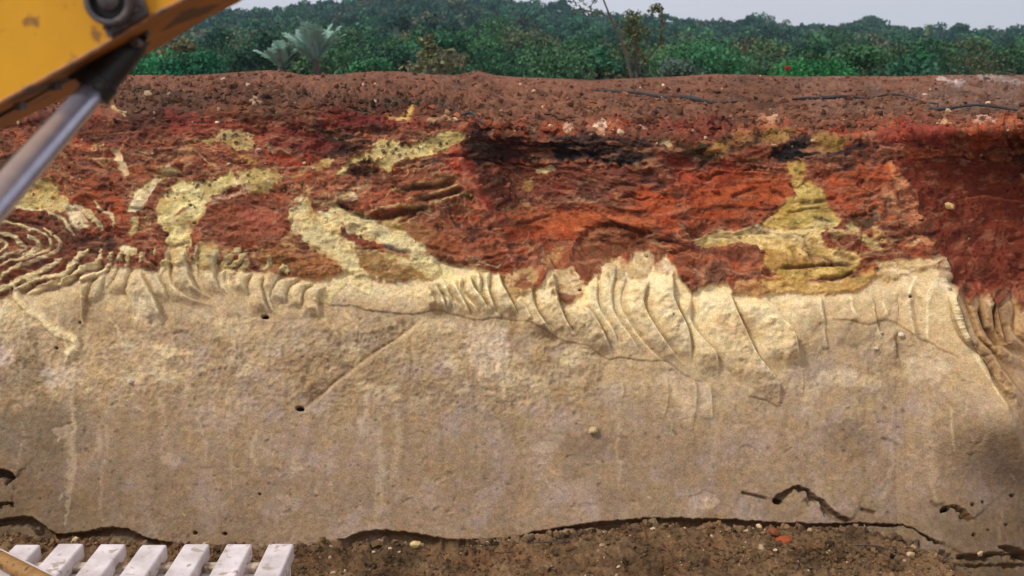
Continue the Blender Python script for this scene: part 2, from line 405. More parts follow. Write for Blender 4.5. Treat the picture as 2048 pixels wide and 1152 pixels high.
LL = np.interp(XA, *P('-400,700 0,690 120,740 250,720 400,640 560,640 640,604 700,612 800,625 870,622 945,637 1010,635 1090,660 1130,683 1170,690 1215,718 1300,722 1385,756 1440,766 1500,770 1560,760 1600,680 1650,640 1730,650 1770,640 1820,665 1870,690 1930,726 2000,800 2100,900 2600,900').T)
y1 = PY + 9*nm + 4*nf
grey = lin(cGREY)*KC; tan = lin(cTAN)*KC; cream = lin(cCREAM)*KC
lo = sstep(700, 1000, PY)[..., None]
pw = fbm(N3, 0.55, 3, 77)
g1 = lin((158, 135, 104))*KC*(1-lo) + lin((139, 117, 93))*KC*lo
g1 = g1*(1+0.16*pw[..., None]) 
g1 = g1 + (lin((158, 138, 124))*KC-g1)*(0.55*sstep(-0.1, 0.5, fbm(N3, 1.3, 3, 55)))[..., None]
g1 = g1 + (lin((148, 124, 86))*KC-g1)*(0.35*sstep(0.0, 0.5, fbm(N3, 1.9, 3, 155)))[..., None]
corner_falloff = np.clip((1-sstep(-150, 620, PX))*sstep(720, 1020, PY)+sstep(1780, 1980, PX+40*pw)*sstep(740, 1000, PY)*0.62+0.45*sstep(960, 1060, PY)*sstep(1300, 1700, PX), 0, 1)  # light fall-off towards the lower corners, painted as darker clay
g1 = g1 + (lin((98, 80, 59))*KC-g1)*np.clip(corner_falloff*(0.85+0.5*pw), 0, 1)[..., None]
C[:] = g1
k = (1-sstep(-60, 40, y1-LL[None, :]-70+60*pw))[..., None]; C[:] = C*(1-0.55*k)+tan*0.55*k
mo_ = sstep(0.0, 0.35, fbm(N3, (1.8, 2.6, 1), 3, 505))*sstep(600, 640, PY)*(1-sstep(780, 860, PY))*(1-sstep(1150, 1400, PX))
C[:] = C*(1-0.45*mo_[..., None])+lin((136, 112, 80))*KC*0.45*mo_[..., None]
mo2 = sstep(0.1, 0.45, fbm(N3, (1.6, 2.0, 1), 3, 605))*sstep(590, 640, PY)*(1-sstep(760, 840, PY))
C[:] = C*(1-0.5*mo2[..., None])+lin((200, 180, 140))*KC*0.5*mo2[..., None]
leftw = 0.18+0.82*sstep(420, 780, PX)
k = ((1-sstep(-7, 7, y1-LL[None, :]))*leftw)[..., None]; C[:] = C*(1-0.75*k)+tan*0.75*k
t_ = np.clip((PY-Lb[None, :])/np.maximum(LL-Lb, 20)[None, :], 0, 1)
k = ((1-sstep(-4, 4, y1-LL[None, :]))*(1-sstep(0.25, 1.0, t_))*(0.42+.58*sstep(420, 760, PX))*np.where(PX < 760, 1-sstep(30, 95, PY-Lb[None, :]+30*nm), 1))[..., None]; C[:] = C*(1-0.9*k)+cream*0.9*k
rightw = sstep(1380, 1800, PX)[..., None]*(1-sstep(-10, 10, y1-LL[None, :]))[..., None]
C[:] = C*(1-0.6*rightw)+lin((184, 158, 118))*KC*0.6*rightw
brn = (sstep(-2, 30, PX-lin_x('1735,225 1745,262 1766,300 1780,340 1800,378 1822,430 1838,470 1862,517 1881,535 1886,567 1904,605 1915,643 1938,689 1965,739 1992,777 2015,811 2028,846 2045,900 2080,1000 2130,1100', PY))*sstep(560, 600, PY)*(1-sstep(860, 980, PY))*.75)[..., None]   # brown of shade and damp painted on the clay round the corner
C[:] = C*(1-brn)+lin((158, 118, 78))*KC*brn
# red laterite
red = lin(cRED)*KC*1.0*(1+0.26*pw[..., None]+0.18*nm[..., None])
mixr = sstep(-0.1, 0.5, fbm(N3, (1.0, 2.6, 1), 3, 21))[..., None]; red = red*(1-0.55*mixr)+lin(cMAR)*KC*0.55*mixr
mixr = sstep(0.05, 0.55, fbm(N3, (0.9, 1.6, 1), 3, 121))[..., None]; red = red*(1-0.6*mixr)+lin(cBRED)*KC*0.6*mixr
mixr = sstep(0.05, 0.45, fbm(N3, (2.0, 6.0, 1), 3, 221))[..., None]; red = red*(1-0.45*mixr)+lin((150, 100, 75))*KC*0.45*mixr
NW = N3+np.stack([0.35*nl+.12*nm, 0.55*nl+0.22*nm, 0*nl], -1)*1.2       # beds warped by slumping
bd = fbm(NW, (0.6, 4.2, 1), 4, 707, .6); bd2 = fbm(NW, (0.8, 5.5, 1), 4, 807, .6); bd3 = fbm(NW, (1.2, 7.0, 1), 3, 907, .6)
for b_, c_, lo_, hi_, a_ in ((bd, (92, 60, 50), .10, .42, .70), (bd2, (170, 106, 74), .16, .5, .60), (bd3, (74, 52, 48), .28, .6, .6), (-bd, (176, 84, 50), .22, .55, .5), (-bd2, (128, 92, 66), .22, .5, .5)):
    k_ = (sstep(lo_, hi_, b_)*a_)[..., None]; red = red*(1-k_)+lin(c_)*KC*k_
kr = (1-sstep(-4, 4, y1-Lb[None, :]))
for sd_n, fr, wv, cc_, am in ((1207, (.9, 2.6, 1), .10, (206, 172, 122), .75), (1307, (1.3, 3.4, 1), .075, (186, 126, 92), .6), (1407, (1.0, 3.0, 1), .09, (84, 50, 38), .6)):
    vn = fbm(NW, fr, 3, sd_n); mk = sstep(-.25, .2, fbm(N3, .7, 2, sd_n+50))*np.where(PX < 1000, 1, .55)*sstep(250, 300, PY)
    v_ = (np.exp(-(vn/wv)**2)*mk*am)[..., None]; red = red*(1-v_)+lin(cc_)*KC*v_
bl_ = (0.42*(1-sstep(700, 1000, PX))*sstep(-.5, .3, nl+nm))[..., None]; red = red*(1-bl_)+lin((126, 84, 64))*KC*bl_
C[:] = C*(1-kr[..., None])+red*kr[..., None]
RG[:] = kr
# top soil
so_ = lin(cSOIL)*KC*0.92*(1+0.22*pw[..., None]+0.15*nm[..., None])
mixs = sstep(0.0, 0.5, fbm(N3, (1.2, 4.0, 1), 3, 321))[..., None]; so_ = so_*(1-0.4*mixs)+lin((98, 72, 55))*KC*0.4*mixs
ks = (1-sstep(-9, 9, PY+10*nm+5*nf-Lt[None, :])); C[:] = C*(1-ks[..., None])+so_*ks[..., None]
RG[:] = np.maximum(RG, ks*1.0)
# left part of the terrace is darker and greener, the far right one greyer
kk = sstep(0, 1, 1-np.abs(PX-330)/430)*sstep(165, 190, PY)*(1-sstep(215, 260, PY))*sstep(-0.3, 0.4, nm+nl)
C[:] = C*(1-0.6*kk[..., None])+lin((92, 74, 55))*KC*0.6*kk[..., None]
kk = sstep(1500, 1800, PX)*(1-sstep(215, 245, PY))*sstep(-0.4, 0.4, nm+nl)
C[:] = C*(1-0.5*kk[..., None])+lin((122, 100, 86))*KC*0.5*kk[..., None]
# foot rubble
yf_ = PY-foot[None, :]
kf = sstep(6, 26, yf_+6*nm)
fo = lin((112, 88, 62))*KC*(1+0.3*pw[..., None]+0.25*nm[..., None])
mixf = sstep(0.0, 0.5, fbm(N3, (1.2, 3.0, 1), 3, 421))[..., None]; fo = fo*(1-0.45*mixf)+lin((112, 78, 52))*KC*0.45*mixf
C[:] = C*(1-kf[..., None])+fo*kf[..., None]; RG[:] = np.maximum(RG, kf*0.9)
RG[:] *= 1

# --- patches of the upper layer
# dark, slightly sunken bands
for s, z, c, a in [
 ('230,200 420,180 700,190 900,205 920,240 860,262 700,250 640,300 520,270 420,246 260,250', None, (92, 66, 50), .62),
 ('60,240 260,220 380,250 300,290 120,280', None, (96, 58, 50), .6),
 ('950,262 1180,258 1420,270 1740,290 1770,330 1600,330 1400,340 1150,320 960,330', None, (84, 54, 46), .55),
 ('1000,330 1200,320 1350,370 1200,400 1040,400', None, (104, 56, 50), .6),
 ('560,880 760,840 960,900 1130,840 1160,960 1010,1060 700,1000 600,960', T2, cDARK, .8),
 ('0,330 250,330 440,420 400,480 330,540 120,560 0,560', U2, cDARK, .85),
 ('1400,560 1560,480 1800,480 2000,560 2040,640 1880,730 1700,700 1480,630', U1, cDARK, .75),
 ('300,100 620,100 1000,60 1040,110 700,160 400,150', U2, (92, 78, 60), .7),
 ('1130,430 1200,330 1500,350 1700,420 2048,330 2048,540 1600,560 1440,560 1200,620 1130,540', U2, cCHAR, .7),
 ('0,340 300,330 600,370 850,480 760,580 560,590 300,550 0,540', U3, (62, 50, 46), .8),
 ('0,430 220,440 500,500 720,540 700,575 480,570 280,540 0,535', U3, cCHAR, .8),
 ('980,400 1200,360 1300,350 1480,330 1700,340 1730,420 1500,470 1350,560 1250,610 1170,570 1050,500', U3, (60, 54, 34), .85),
 ('1780,460 2048,420 2048,560 1900,580 1800,540', U3, cCHAR, .8),
 ('60,480 300,350 420,460 600,460 760,440 740,480 520,540 300,560 100,560', U4, cCHAR, .85),
 ('540,600 680,580 700,630 600,640', U4, cDARK, .85),
 ('880,620 960,590 1060,690 960,720 900,680', U3, cDARK, .8),
 ('740,720 860,700 960,760 860,820 760,790', U3, (80, 52, 52), .7),
 ('180,590 340,560 440,600 460,680 320,710 240,680', U2, cDARK, .85),
 ('440,740 600,730 640,780 540,810 460,780', U2, cDARK, .8),
 ('1200,560 1440,700 1500,900 1350,1000 1250,800 1140,560', U2, (88, 52, 44), .75),
 ('1900,380 2048,380 2048,660 1980,600 1930,500', U4, (70, 38, 30), .7),
 ('1960,1000 2048,1000 2080,1100 1960,1060', U4, (80, 40, 30), .6),
 ('750,1000 830,950 870,990 840,1090 740,1140 660,1030', U4, (78, 66, 48), .85),
 ('440,500 640,480 700,540 600,600 440,580', Z5, (78, 60, 48), .8),
 ('880,600 1000,620 1000,700 860,720', Z5, (95, 62, 45), .5),
]: patch(s, c, z, a=a, soft=4, rag=12, h=-0.012, c2=tuple(int(v*0.8) for v in c))
# bright red and orange areas
for s, z, c, a in [
 ('700,420 960,440 1500,400 1480,480 1300,520 960,520 880,440', Z6, cBRED, .8),
 ('880,380 1200,360 1480,380 1480,440 1000,470', Z6, cORED, .6),
 ('1700,220 1860,260 1940,360 1920,480 1800,400 1720,330', Z6, cBRED, .8),
 ('600,0 700,0 760,180 880,370 840,360 700,200 620,120', Z6, (170, 72, 52), .75),
 ('0,100 200,140 620,180 560,330 300,380 100,430 0,400', Z7, cBRED, .7),
 ('800,200 1180,80 1200,180 1040,330 850,380', Z7, cBRED, .45),
 ('1200,60 1500,40 1964,100 1964,760 1500,760 1400,460 1260,200', Z7, (112, 46, 28), .85),  # right-hand face painted a darker red to deepen its shade
 ('1300,330 1480,300 1500,420 1400,560', Z7, (140, 60, 36), .3),
 ('1380,340 1540,330 1620,440 1500,500 1380,470', Z5, (160, 88, 64), .7),
 ('1000,260 1300,240 1500,330 1300,440 1000,420', U3, cMAR, .6),
 ('880,540 1100,560 1200,740 1060,800 940,650', U3, (154, 72, 50), .7),
 ('1380,560 1480,540 1520,700 1400,740', U3, (150, 68, 46), .7),
 ('1600,760 1960,700 1900,880 1300,960 1260,850', U3, cORED, .6),
 ('860,300 1400,260 1500,380 1240,440 940,440', U4, (140, 58, 45), .7),
 ('0,160 500,180 900,260 700,310 300,300 0,270', U2, (140, 55, 48), .55),
 ('560,310 1000,420 1500,440 1900,620 1500,640 900,560 620,520', U1, (146, 62, 50), .5),
 ('1300,650 1700,700 1800,760 1500,780 1300,720', U1, (160, 62, 42), .7),
]: patch(s, c, z, a=a, soft=10, rag=14, rough=.62)
# yellow and cream pockets
YP = [
 ('410,430 540,410 600,440 780,450 880,380 980,350 1130,360 1140,400 1030,470 1020,490 900,540 740,560 600,600 570,660 520,650 440,560 380,560 300,600 240,600 210,680 140,710 180,620 230,580 330,540 400,500', U2, (205, 190, 125), 1, 10),
 ('540,200 640,200 730,160 740,190 700,240 580,240', U2, (200, 165, 90), .9, 8),
 ('130,880 250,810 380,760 410,800 330,870 220,900', U2, cCREAM, .9, 8),
 ('40,570 110,560 80,630 0,660 0,600', U2, (190, 175, 110), .8, 8),
 ('1750,640 1800,590 1880,600 1870,660 1780,690', U2, cYEL, .8, 7),
 ('1640,720 1700,700 1700,790 1650,800', U2, (180, 150, 90), .6, 6),
 ('780,570 900,540 960,490 1200,480 1220,560 1250,620 1180,660 1060,640 980,580 860,600', U1, (185, 165, 105), .85, 12),
 ('100,720 130,650 180,660 200,730 230,780 250,850 190,850 150,780', U1, (205, 185, 135), .85, 8),
 ('480,820 560,770 660,800 600,850 500,860', U1, cYEL, .8, 10),
 ('660,640 740,640 750,760 660,760', U1, (190, 150, 110), .6, 10),
 ('230,1120 260,1020 320,950 420,900 520,870 500,910 420,960 330,1060 310,1152 220,1152', U1, (212, 195, 140), .95, 5),
 ('480,1152 490,1060 560,970 640,900 900,890 1060,830 1100,900 1240,860 1380,850 1380,960 1200,990 1130,940 1000,980 900,1040 830,1100 800,1152', U1, (205, 192, 130), .95, 8),
 ('1110,830 1300,820 1440,860 1460,920 1340,960 1180,980 1120,900', U1, (200, 180, 120), .7, 14),
 ('1380,200 1420,120 1560,120 1620,180 1480,240', (0,300,2.88), (195, 178, 120), .6, 12),
 ('1080,700 1130,680 1260,740 1230,770', U1, (200, 170, 100), .6, 7),
 ('1640,800 1860,740 1830,800 1680,830 1560,880', U1, (185, 150, 95), .7, 8),
 ('905,420 930,300 1000,280 1170,300 1190,360 1140,430 1100,500 1110,560 960,560 970,480', Z5, (208, 194, 132), .95, 6),
 ('250,280 380,260 410,320 360,370 240,360', Z5, (196, 176, 115), .9, 8),
 ('90,320 230,170 350,210 310,270 260,340 200,350', Z5, (190, 176, 110), .85, 12),
 ('390,350 470,350 530,420 510,470 430,440', Z5, (222, 208, 165), .95, 5),
 ('740,370 780,280 860,200 930,180 900,230 850,300 800,360', Z5, (214, 198, 148), .9, 5),
 ('750,400 800,390 800,420 780,500 750,480', Z5, (190, 178, 120), .8, 5),
 ('690,560 740,550 800,570 790,610 720,610', Z5, (222, 212, 160), .9, 4),
 ('975,640 985,560 1070,560 1090,640 1050,680', Z5, (208, 192, 135), .95, 5),
 ('1155,620 1160,540 1240,530 1270,620 1230,680 1150,680', Z5, (210, 194, 138), .95, 5),
 ('1700,470 1700,380 1740,290 1780,280 1800,330 1830,380 1900,330 1967,340 1967,480 1850,560 1780,540', Z5, (205, 186, 125), .85, 9),
 ('1780,560 1900,480 2000,520 2080,560 2300,620 2480,640 2540,700 2400,760 2200,700 2000,640 1900,640', Z5, (215, 200, 140), .9, 8),
 ('0,150 170,100 330,110 520,150 600,190 560,240 400,200 300,200 130,300 60,310 60,260 0,290', (683, 250, 2.88), (190, 172, 105), .0, 9),
 ('0,540 170,570 280,640 420,690 480,730 360,760 250,740 0,700', Z6, (165, 130, 80), .9, 12),
 ('90,480 340,400 560,500 480,560 520,620 260,560 120,530', Z6, (210, 192, 128), .85, 12),
 ('230,560 290,540 440,580 430,600 300,590', Z6, (198, 190, 175), .85, 5),
 ('360,420 560,440 780,560 900,600 700,640 520,600 400,520', Z6, (155, 95, 65), .8, 14),
 ('930,720 1000,690 1120,700 1130,760 1070,830 1020,860 960,800', Z6, (190, 160, 110), .9, 8),
 ('970,750 1040,740 1100,780 1040,830', Z6, (140, 85, 60), .8, 8),
 ('1210,760 1240,690 1330,680 1395,780 1360,850 1300,880 1230,840', Z6, (200, 175, 125), .95, 6),
 ('1225,820 1300,830 1360,840 1300,885 1240,860', Z6, (135, 80, 60), .85, 6),
 ('1480,740 1480,660 1600,620 1650,700 1600,740', Z6, (210, 185, 135), .8, 8),
 ('1640,740 1680,640 1780,600 1800,660 1740,730', Z6, (215, 192, 145), .85, 9),
 ('1800,700 1860,640 1920,700 1880,740', Z6, (215, 190, 150), .85, 7),
 ('1740,520 1790,495 1860,530 1800,540', Z6, (200, 165, 115), .8, 5),
 ('1160,610 1270,600 1250,660 1180,680', Z6, (180, 125, 75), .7, 8),
 ('610,80 700,100 690,180 790,230 830,340 900,400 840,450 660,490 500,460 440,430 560,340 650,270 620,170', Z7, (188, 165, 92), .95, 8),
 ('520,450 700,380 860,400 800,450 650,490', Z7, (172, 160, 90), .6, 8),
 ('40,560 160,500 300,530 500,470 680,500 840,430 890,440 800,500 820,560 1000,600 1000,670 780,660 700,680 640,640 300,560 120,590', Z7, (210, 185, 118), .85, 10),
 ('440,690 450,600 640,570 720,640 760,670 620,690', Z7, (180, 145, 75), .8, 12),
 ('1060,460 1100,440 1180,520 1110,550 1070,520', Z7, (200, 160, 100), .8, 8),
 ('1280,560 1360,520 1340,570', Z7, (215, 180, 130), .7, 6),
 ('480,700 640,690 980,670 990,690 900,740 700,750', Z7, (190, 165, 90), .95, 4),
 ('420,740 640,720 700,760 780,770 920,760 1080,700 1100,740 1000,810 860,830 600,830 480,830', Z7, (205, 170, 95), .85, 8),
 ('1100,660 1350,640 1480,660 1340,700 1180,750', Z7, (222, 200, 150), .8, 8),
 ('270,830 300,760 400,740 440,780 540,790 480,830', Z7, (190, 145, 95), .8, 8),
 ('920,430 960,410 1010,480 960,470', Z7, (205, 195, 130), .9, 3),
 ('1200,510 1260,440 1400,430 1430,470 1350,510 1270,540', U3, (162, 130, 74), .95, 10),
 ('1400,370 1500,330 1640,340 1560,420 1430,410', U3, (148, 108, 66), .9, 10),
 ('1720,380 1800,340 1940,350 1900,410 1760,420', U3, (150, 120, 66), .9, 10),
 ('860,420 940,400 970,460 900,460', U3, (185, 165, 120), .9, 5),
 ('350,370 560,390 640,410 600,450 500,480 400,490', U4, (146, 118, 62), .9, 10),
 ('1600,260 1820,230 1900,220 1860,260 1700,275', U3, (185, 135, 105), .8, 6),
 ('280,320 380,280 460,290 400,320', U3, (190, 145, 115), .8, 5),
 ('170,600 240,580 310,610 280,640', U4, (180, 150, 80), .8, 6),
]
for s, z, c, a, rag in YP: patch(s, (168, 112, 74), z, a=.45*a, soft=8, rag=rag+8)
for s, z, c, a, rag in YP: patch(s, (tuple(min(int(v*1.06), 255) for v in c) if c[0] > 180 else c), z, a=a, soft=2.5, rag=rag*.8, h=0.006, hw=5, c2=(int(c[0]*.88), int(c[1]*.84), int(c[2]*.78)), rough=0.5)
for q_, wd_, c_ in [('598,398 602,430 612,462 650,478 688,512 712,548 742,584', 20, (214, 196, 142)), ('640,428 700,448 760,466 812,488 852,524 900,556', 17, (216, 200, 146)), ('690,560 660,590 640,604', 10, (208, 190, 136)),
                   ('590,470 570,490 600,500', 5, (200, 180, 120)), ('630,400 660,410 700,400', 3, (190, 160, 110)), ('660,440 700,430 740,440', 6, (196, 170, 120)), ('560,345 610,338 640,350', 3, (180,130,100)), ('420,410 470,395 510,380', 4, (196, 160, 130)),
                   ('1380,486 1440,478 1520,474 1600,466 1660,452', 11, (212, 188, 128)), ('1640,470 1700,470 1760,500', 6, (200,172,112)), ('1500,460 1560,470 1620,490', 3, (214,190,140)), ('1290,480 1330,488', 3, (204,160,116)), ('1440,540 1500,556 1560,560', 3, (186,120,90)), ('1090,540 1100,520 1120,500', 8, (176,128,80))]:
    paint(q_, wd_, c_, None, a=.92, soft=3.5, h=.005, warp=1.9)
# ochre transition zones on the left
patch('1480,560 1700,560 1900,620 1960,700 1850,760 1680,740 1500,700', (168, 118, 70), Z5, a=.8, soft=12, rag=14)
patch('1100,420 1500,440 1700,500 1600,560 1300,560 1130,520', (150, 92, 66), Z5, a=.6, soft=12, rag=14)
patch('80,240 560,160 700,210 760,280 420,330 130,380', (158, 92, 62), Z6, a=.7, soft=8, rag=10)

for q_, c_ in [('0,700 80,690 100,760 40,800 0,790', (112, 94, 70)), ('90,620 180,600 260,640 250,680 150,690', (138, 116, 84)), ('0,830 120,800 200,840 160,900 40,920 0,900', (108, 94, 72)), ('280,640 380,620 440,660 360,700 290,690', (140, 118, 88)),
              ('560,720 640,700 660,760 610,800 560,780', (140, 112, 76)), ('1100,880 1230,860 1260,910 1130,920', (118, 98, 78)), ('1640,860 1720,840 1760,900 1690,920', (118, 98, 78)), ('1420,650 1500,640 1530,670 1450,680', (160, 128, 88)), ('380,740 470,730 480,780 400,790', (132, 112, 84))]:
    patch(q_, c_, None, a=.55, soft=16, rag=22)
for q_, c_ in [('0,690 30,700 34,725 10,735 -20,720', (204, 184, 162)), ('90,745 150,735 160,760 110,775', (200, 182, 152)), ('270,600 310,612 320,640 290,650 268,630', (212, 194, 150)), ('200,575 262,580 260,610 215,618', (196, 174, 124)), ('300,690 350,690 380,705 330,715', (204, 182, 136)), ('620,610 700,620 690,660 640,650', (190, 164, 116)), ('940,650 1010,660 1000,740 950,760 930,700', (206, 186, 150))]:
    patch(q_, c_, None, a=.6, soft=8, rag=14)
# --- terraces at the far left: pale edges like contour lines
patch('-40,425 60,425 130,450 200,470 240,500 235,540 160,560 60,585 -40,610', (98, 60, 46), None, a=.6, soft=10, rag=10)
CT = [('0,490 90,500 130,535 148,570 105,605 0,655', 3.5), ('180,500 225,545 200,590 150,615', 4), ('0,420 60,425 160,450 260,490 305,540 275,580 180,620 0,695', 2.6),
      ('270,465 345,515 362,560 290,612 130,680 0,770', 2.6), ('100,330 200,350 330,390 400,430 440,500', 3), ('380,322 480,345 545,390 585,440 600,470', 5),
      ('555,300 600,350 650,390 665,455', 3.5), 
      ('0,620 60,560 40,530 0,540', 2.5)]
for s, wd in CT:
    paint(s, wd, (214, 196, 146), Z5, soft=1.5, warp=1.1)
    ridge(s, 0.016, 11, 3, Z5, tap=0.08, warp=0.6)
# little teeth along the pale boundary
for s, wd in [('660,600 650,650',4), ('710,600 705,650',4), ('760,610 745,650',4), ('835,595 825,640 810,655',3), ('905,560 900,610',2), ('1390,570 1330,630 1270,690',6), ('1430,600 1370,660 1300,700',5),
              ('1440,640 1400,690 1370,710',5), ('1565,620 1550,680 1520,700',4), ('1630,670 1650,720',8), ('990,640 960,680 930,730', 5)]:
    paint(s, wd, (205, 186, 132), Z5, soft=1.5, warp=0.7, h=0.01)

# --- pale terraces (bright ledges) right of the middle-left block
for s in ['520,860 640,815 780,780 900,770 1040,730 1130,740', '690,900 800,885 900,850 1040,805 1150,800', '380,990 500,960 640,950 760,950 900,930 1000,900 1160,850 1220,870']:
    ridge(s, 0.035, 9, 20, U2, tap=0.1); paint(s, 2.2, (205, 170, 115), U2, soft=1.5, warp=0.5)
for s in ['300,1000 400,1040 600,1010 760,970 900,940', '720,900 860,890 1000,860 1150,830', '560,800 760,810 900,790 1100,760', '140,910 260,980 370,1030']:
    groove(s, 0.035, 6, U2, c=(62, 48, 30), ca=.75)
groove('1120,880 1180,870 1220,900', 0.03, 6, U2, c=(70, 62, 25), ca=.8)

# --- flutes left by the bucket teeth
RW = (238, 222, 172)  # edge light on the flute rims, painted into the clay colour
FL = ['1062,575 1068,610 1088,645 1115,680', '1105,545 1112,590 1130,640 1165,690', '1165,610 1190,640 1215,690 1225,712', '1195,553 1193,600 1205,630 1230,670 1238,712',
      '1232,535 1222,590 1232,635 1265,680 1290,720', '1255,545 1240,600 1255,640 1290,690 1340,735 1385,752', '1300,555 1285,605 1305,650 1340,700 1385,745', '1345,545 1345,600 1372,660 1383,720 1387,750',
      '1382,590 1380,640 1405,680 1430,710 1437,762', '1460,580 1465,615 1490,670 1515,720 1555,770 1555,810', '1535,600 1560,640 1585,680 1592,740']
HR = np.zeros((NR, NC))
def flutes(lines, A, x0, x1, y0, y1, rim=RW, ref=48.0, drop=3.6, ca=.6, warp=.45, out_=None):
    T = H if out_ is None else out_
    """overlapping scallops: the surface swells towards each line and drops behind it"""
    g = region(np.array([[x0, y0], [x1, y1]], float), 4)
    ys = np.linspace(y0-6, y1+6, 260); X = []; W = []
    for L_ in lines:
        a = spl(P(L_)) if isinstance(L_, str) else spl(L_)
        o = np.argsort(a[:, 1]); X.append(np.interp(ys, a[o, 1], a[o, 0]))
        ya, yb = a[:, 1].min(), a[:, 1].max(); h = yb-ya
        W.append(sstep(ya-4, ya+.16*h, ys)*(1-sstep(yb-.33*h, yb+2, ys)))
    X = np.maximum.accumulate(np.array(X), 0); W = np.array(W)
    x = PX[g]+(WX[g]-PX[g])*warp; y = np.clip(PY[g]+(WY[g]-PY[g])*warp, ys[0], ys[-1])
    X = np.stack([np.interp(y, ys, r) for r in X]); W = np.stack([np.interp(y, ys, r) for r in W])
    out = np.zeros(x.shape); cm = np.zeros(x.shape); dm = np.zeros(x.shape)
    for i in range(len(lines)):
        lo = X[i-1] if i else X[i]-ref; gap = np.clip(X[i]-lo, 4, 1.6*ref); d = X[i]-x      # d > 0 left of the line
        t = np.clip(1-d/gap, 0, 1)
        inside = (d >= 0) & (d < gap)
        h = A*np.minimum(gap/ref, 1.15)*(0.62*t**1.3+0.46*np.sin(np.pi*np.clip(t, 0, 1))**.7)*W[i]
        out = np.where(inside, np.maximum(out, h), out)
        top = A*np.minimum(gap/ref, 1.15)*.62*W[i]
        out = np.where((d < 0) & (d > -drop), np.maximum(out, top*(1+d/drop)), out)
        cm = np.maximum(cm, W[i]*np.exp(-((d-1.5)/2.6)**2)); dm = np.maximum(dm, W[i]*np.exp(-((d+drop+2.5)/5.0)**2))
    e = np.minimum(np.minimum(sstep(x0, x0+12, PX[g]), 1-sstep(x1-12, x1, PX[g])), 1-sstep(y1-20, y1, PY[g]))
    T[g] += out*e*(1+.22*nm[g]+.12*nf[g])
    a = (dm*ca*.55*e)[..., None]; C[g] = C[g]*(1-a)+lin((146, 116, 74))*KC*a  # brown for the shadow behind each rim, painted into the colour
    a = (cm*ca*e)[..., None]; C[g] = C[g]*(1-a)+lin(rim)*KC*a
MF = ['868,566 885,600 893,628', '887,560 903,595 912,630', '905,560 922,595 940,633', '926,552 922,585 947,612 960,630', '940,548 947,578 971,612 978,632', '957,543 960,571 961,599 988,632', '978,545 975,578 992,626 1010,640', '997,550 1004,574 1018,599 1040,640']
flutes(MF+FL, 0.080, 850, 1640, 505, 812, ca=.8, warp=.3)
for q_ in ['1696,585 1700,620 1718,646', '1878,566 1860,600 1856,640 1858,700', '1832,550 1822,580 1815,600', '1640,590 1638,620 1650,650', '1760,600 1770,640']: ridge(q_, 0.014, 20, 5, None, tap=.2, c=RW, cw=3, ca=.5, warp=.4)
SF = ['200,540 182,570 170,605 168,660', '218,540 205,575 186,610', '240,530 228,560 200,595', '263,528 257,560 245,590', '284,540 298,575 318,610 330,650', '315,545 330,575 340,605',
      '341,495 342,550 355,580 390,600 448,617', '372,500 380,540 393,575 430,602', '400,492 398,555 405,582', '437,505 430,545 440,580 458,592', '452,543 448,567 462,592', '475,541 460,565 470,592', '503,548 492,570 498,592', '531,548 524,572 532,605 541,634',
      '570,535 552,563 542,595 552,634', '597,557 575,578 570,612', '624,566 606,585 600,620', '650,575 636,600 640,640']
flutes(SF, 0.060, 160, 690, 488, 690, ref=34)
for q_ in ['20,590 8,620 6,660 34,700 46,740', '62,600 52,640 70,700 88,730', '120,610 118,650 140,700 170,760', '210,620 240,660 260,720', '330,640 350,690 345,730', '440,640 470,690 480,720', '650,600 655,640 690,690', '690,620 720,660 760,690', '770,640 780,680 800,700']:
    ridge(q_, 0.016, 22, 6, None, tap=.25, c=(200, 180, 138), cw=3, ca=.4, warp=1.4)
flutes(['1900,572 1912,590 1931,624 1950,674 1980,704 2007,743 2050,800 2080,850', '1950,590 1954,609 1965,651 1992,685 2026,712 2060,745', '1965,592 1984,620 1986,659 1998,682', '2011,592 2024,613 2020,651 2034,678 2070,710', '2052,590 2062,620 2070,660 2100,700', '2110,600 2120,660 2180,740', '2200,600 2210,660 2270,740'], 0.15, 1895, 2300, 575, 870, rim=(214, 180, 126), ref=34, drop=5, warp=.15, out_=HR)
for q_ in ['1906,592 1922,630 1941,680 1970,712 1998,755', '1958,612 1972,655 2000,695', '2000,600 2010,650 2020,690', '1990,600 1994,640 2000,668']:
    groove(q_, 0.02, 5, None, c=(92, 60, 36), ca=.75, cw=6, warp=.2)
ridge('1700,590 1698,622 1711,645', 0.012, 18, 5, None, c=RW, cw=2.5, ca=.4); ridge('1876,556 1857,586 1854,630 1856,665', 0.022, 4, 22, None, c=RW, cw=2.5, ca=.5, warp=.3); ridge('1838,545 1822,575 1820,615', 0.012, 4, 16, None, c=RW, cw=2.5, ca=.35, warp=.3)
ridge('1774,643 1782,674 1797,720 1803,758 1807,880 1812,960', 0.022, 30, 5, None, tap=.15)
flutes(['1545,600 1570,650 1592,700 1600,760', '1640,592 1645,650 1655,720', '1740,590 1750,650 1770,700', '1820,570 1825,640 1850,720'], 0.035, 1560, 1870, 560, 790, ref=70, drop=8, ca=.25)
STR = [('-10,594 31,568 73,551 107,528 126,520', 5), ('38,580 80,559 126,551 157,524 180,501', 5.5), ('57,589 92,572 134,562 164,541 202,529 208,501', 5), ('160,566 199,548 226,532', 4)]
for q_, w_ in STR:
    paint(q_, w_, (228, 208, 156), None, a=.9, soft=1.6, warp=.5, h=.006); groove(P(q_)+np.array([2, w_+4]), .012, 4, None, c=(110, 72, 48), ca=.6, cw=4, warp=.5)
for q_ in ['60,440 75,560 60,700', '150,460 165,600 170,710', '540,470 550,600', '1540,600 1560,800 1570,900', '680,380 690,560', '1440,260 1430,340']:
    ridge(q_, 0.014, 18, 3, L3, tap=0.2, c=(205, 182, 134), cw=2.5, ca=0.5)
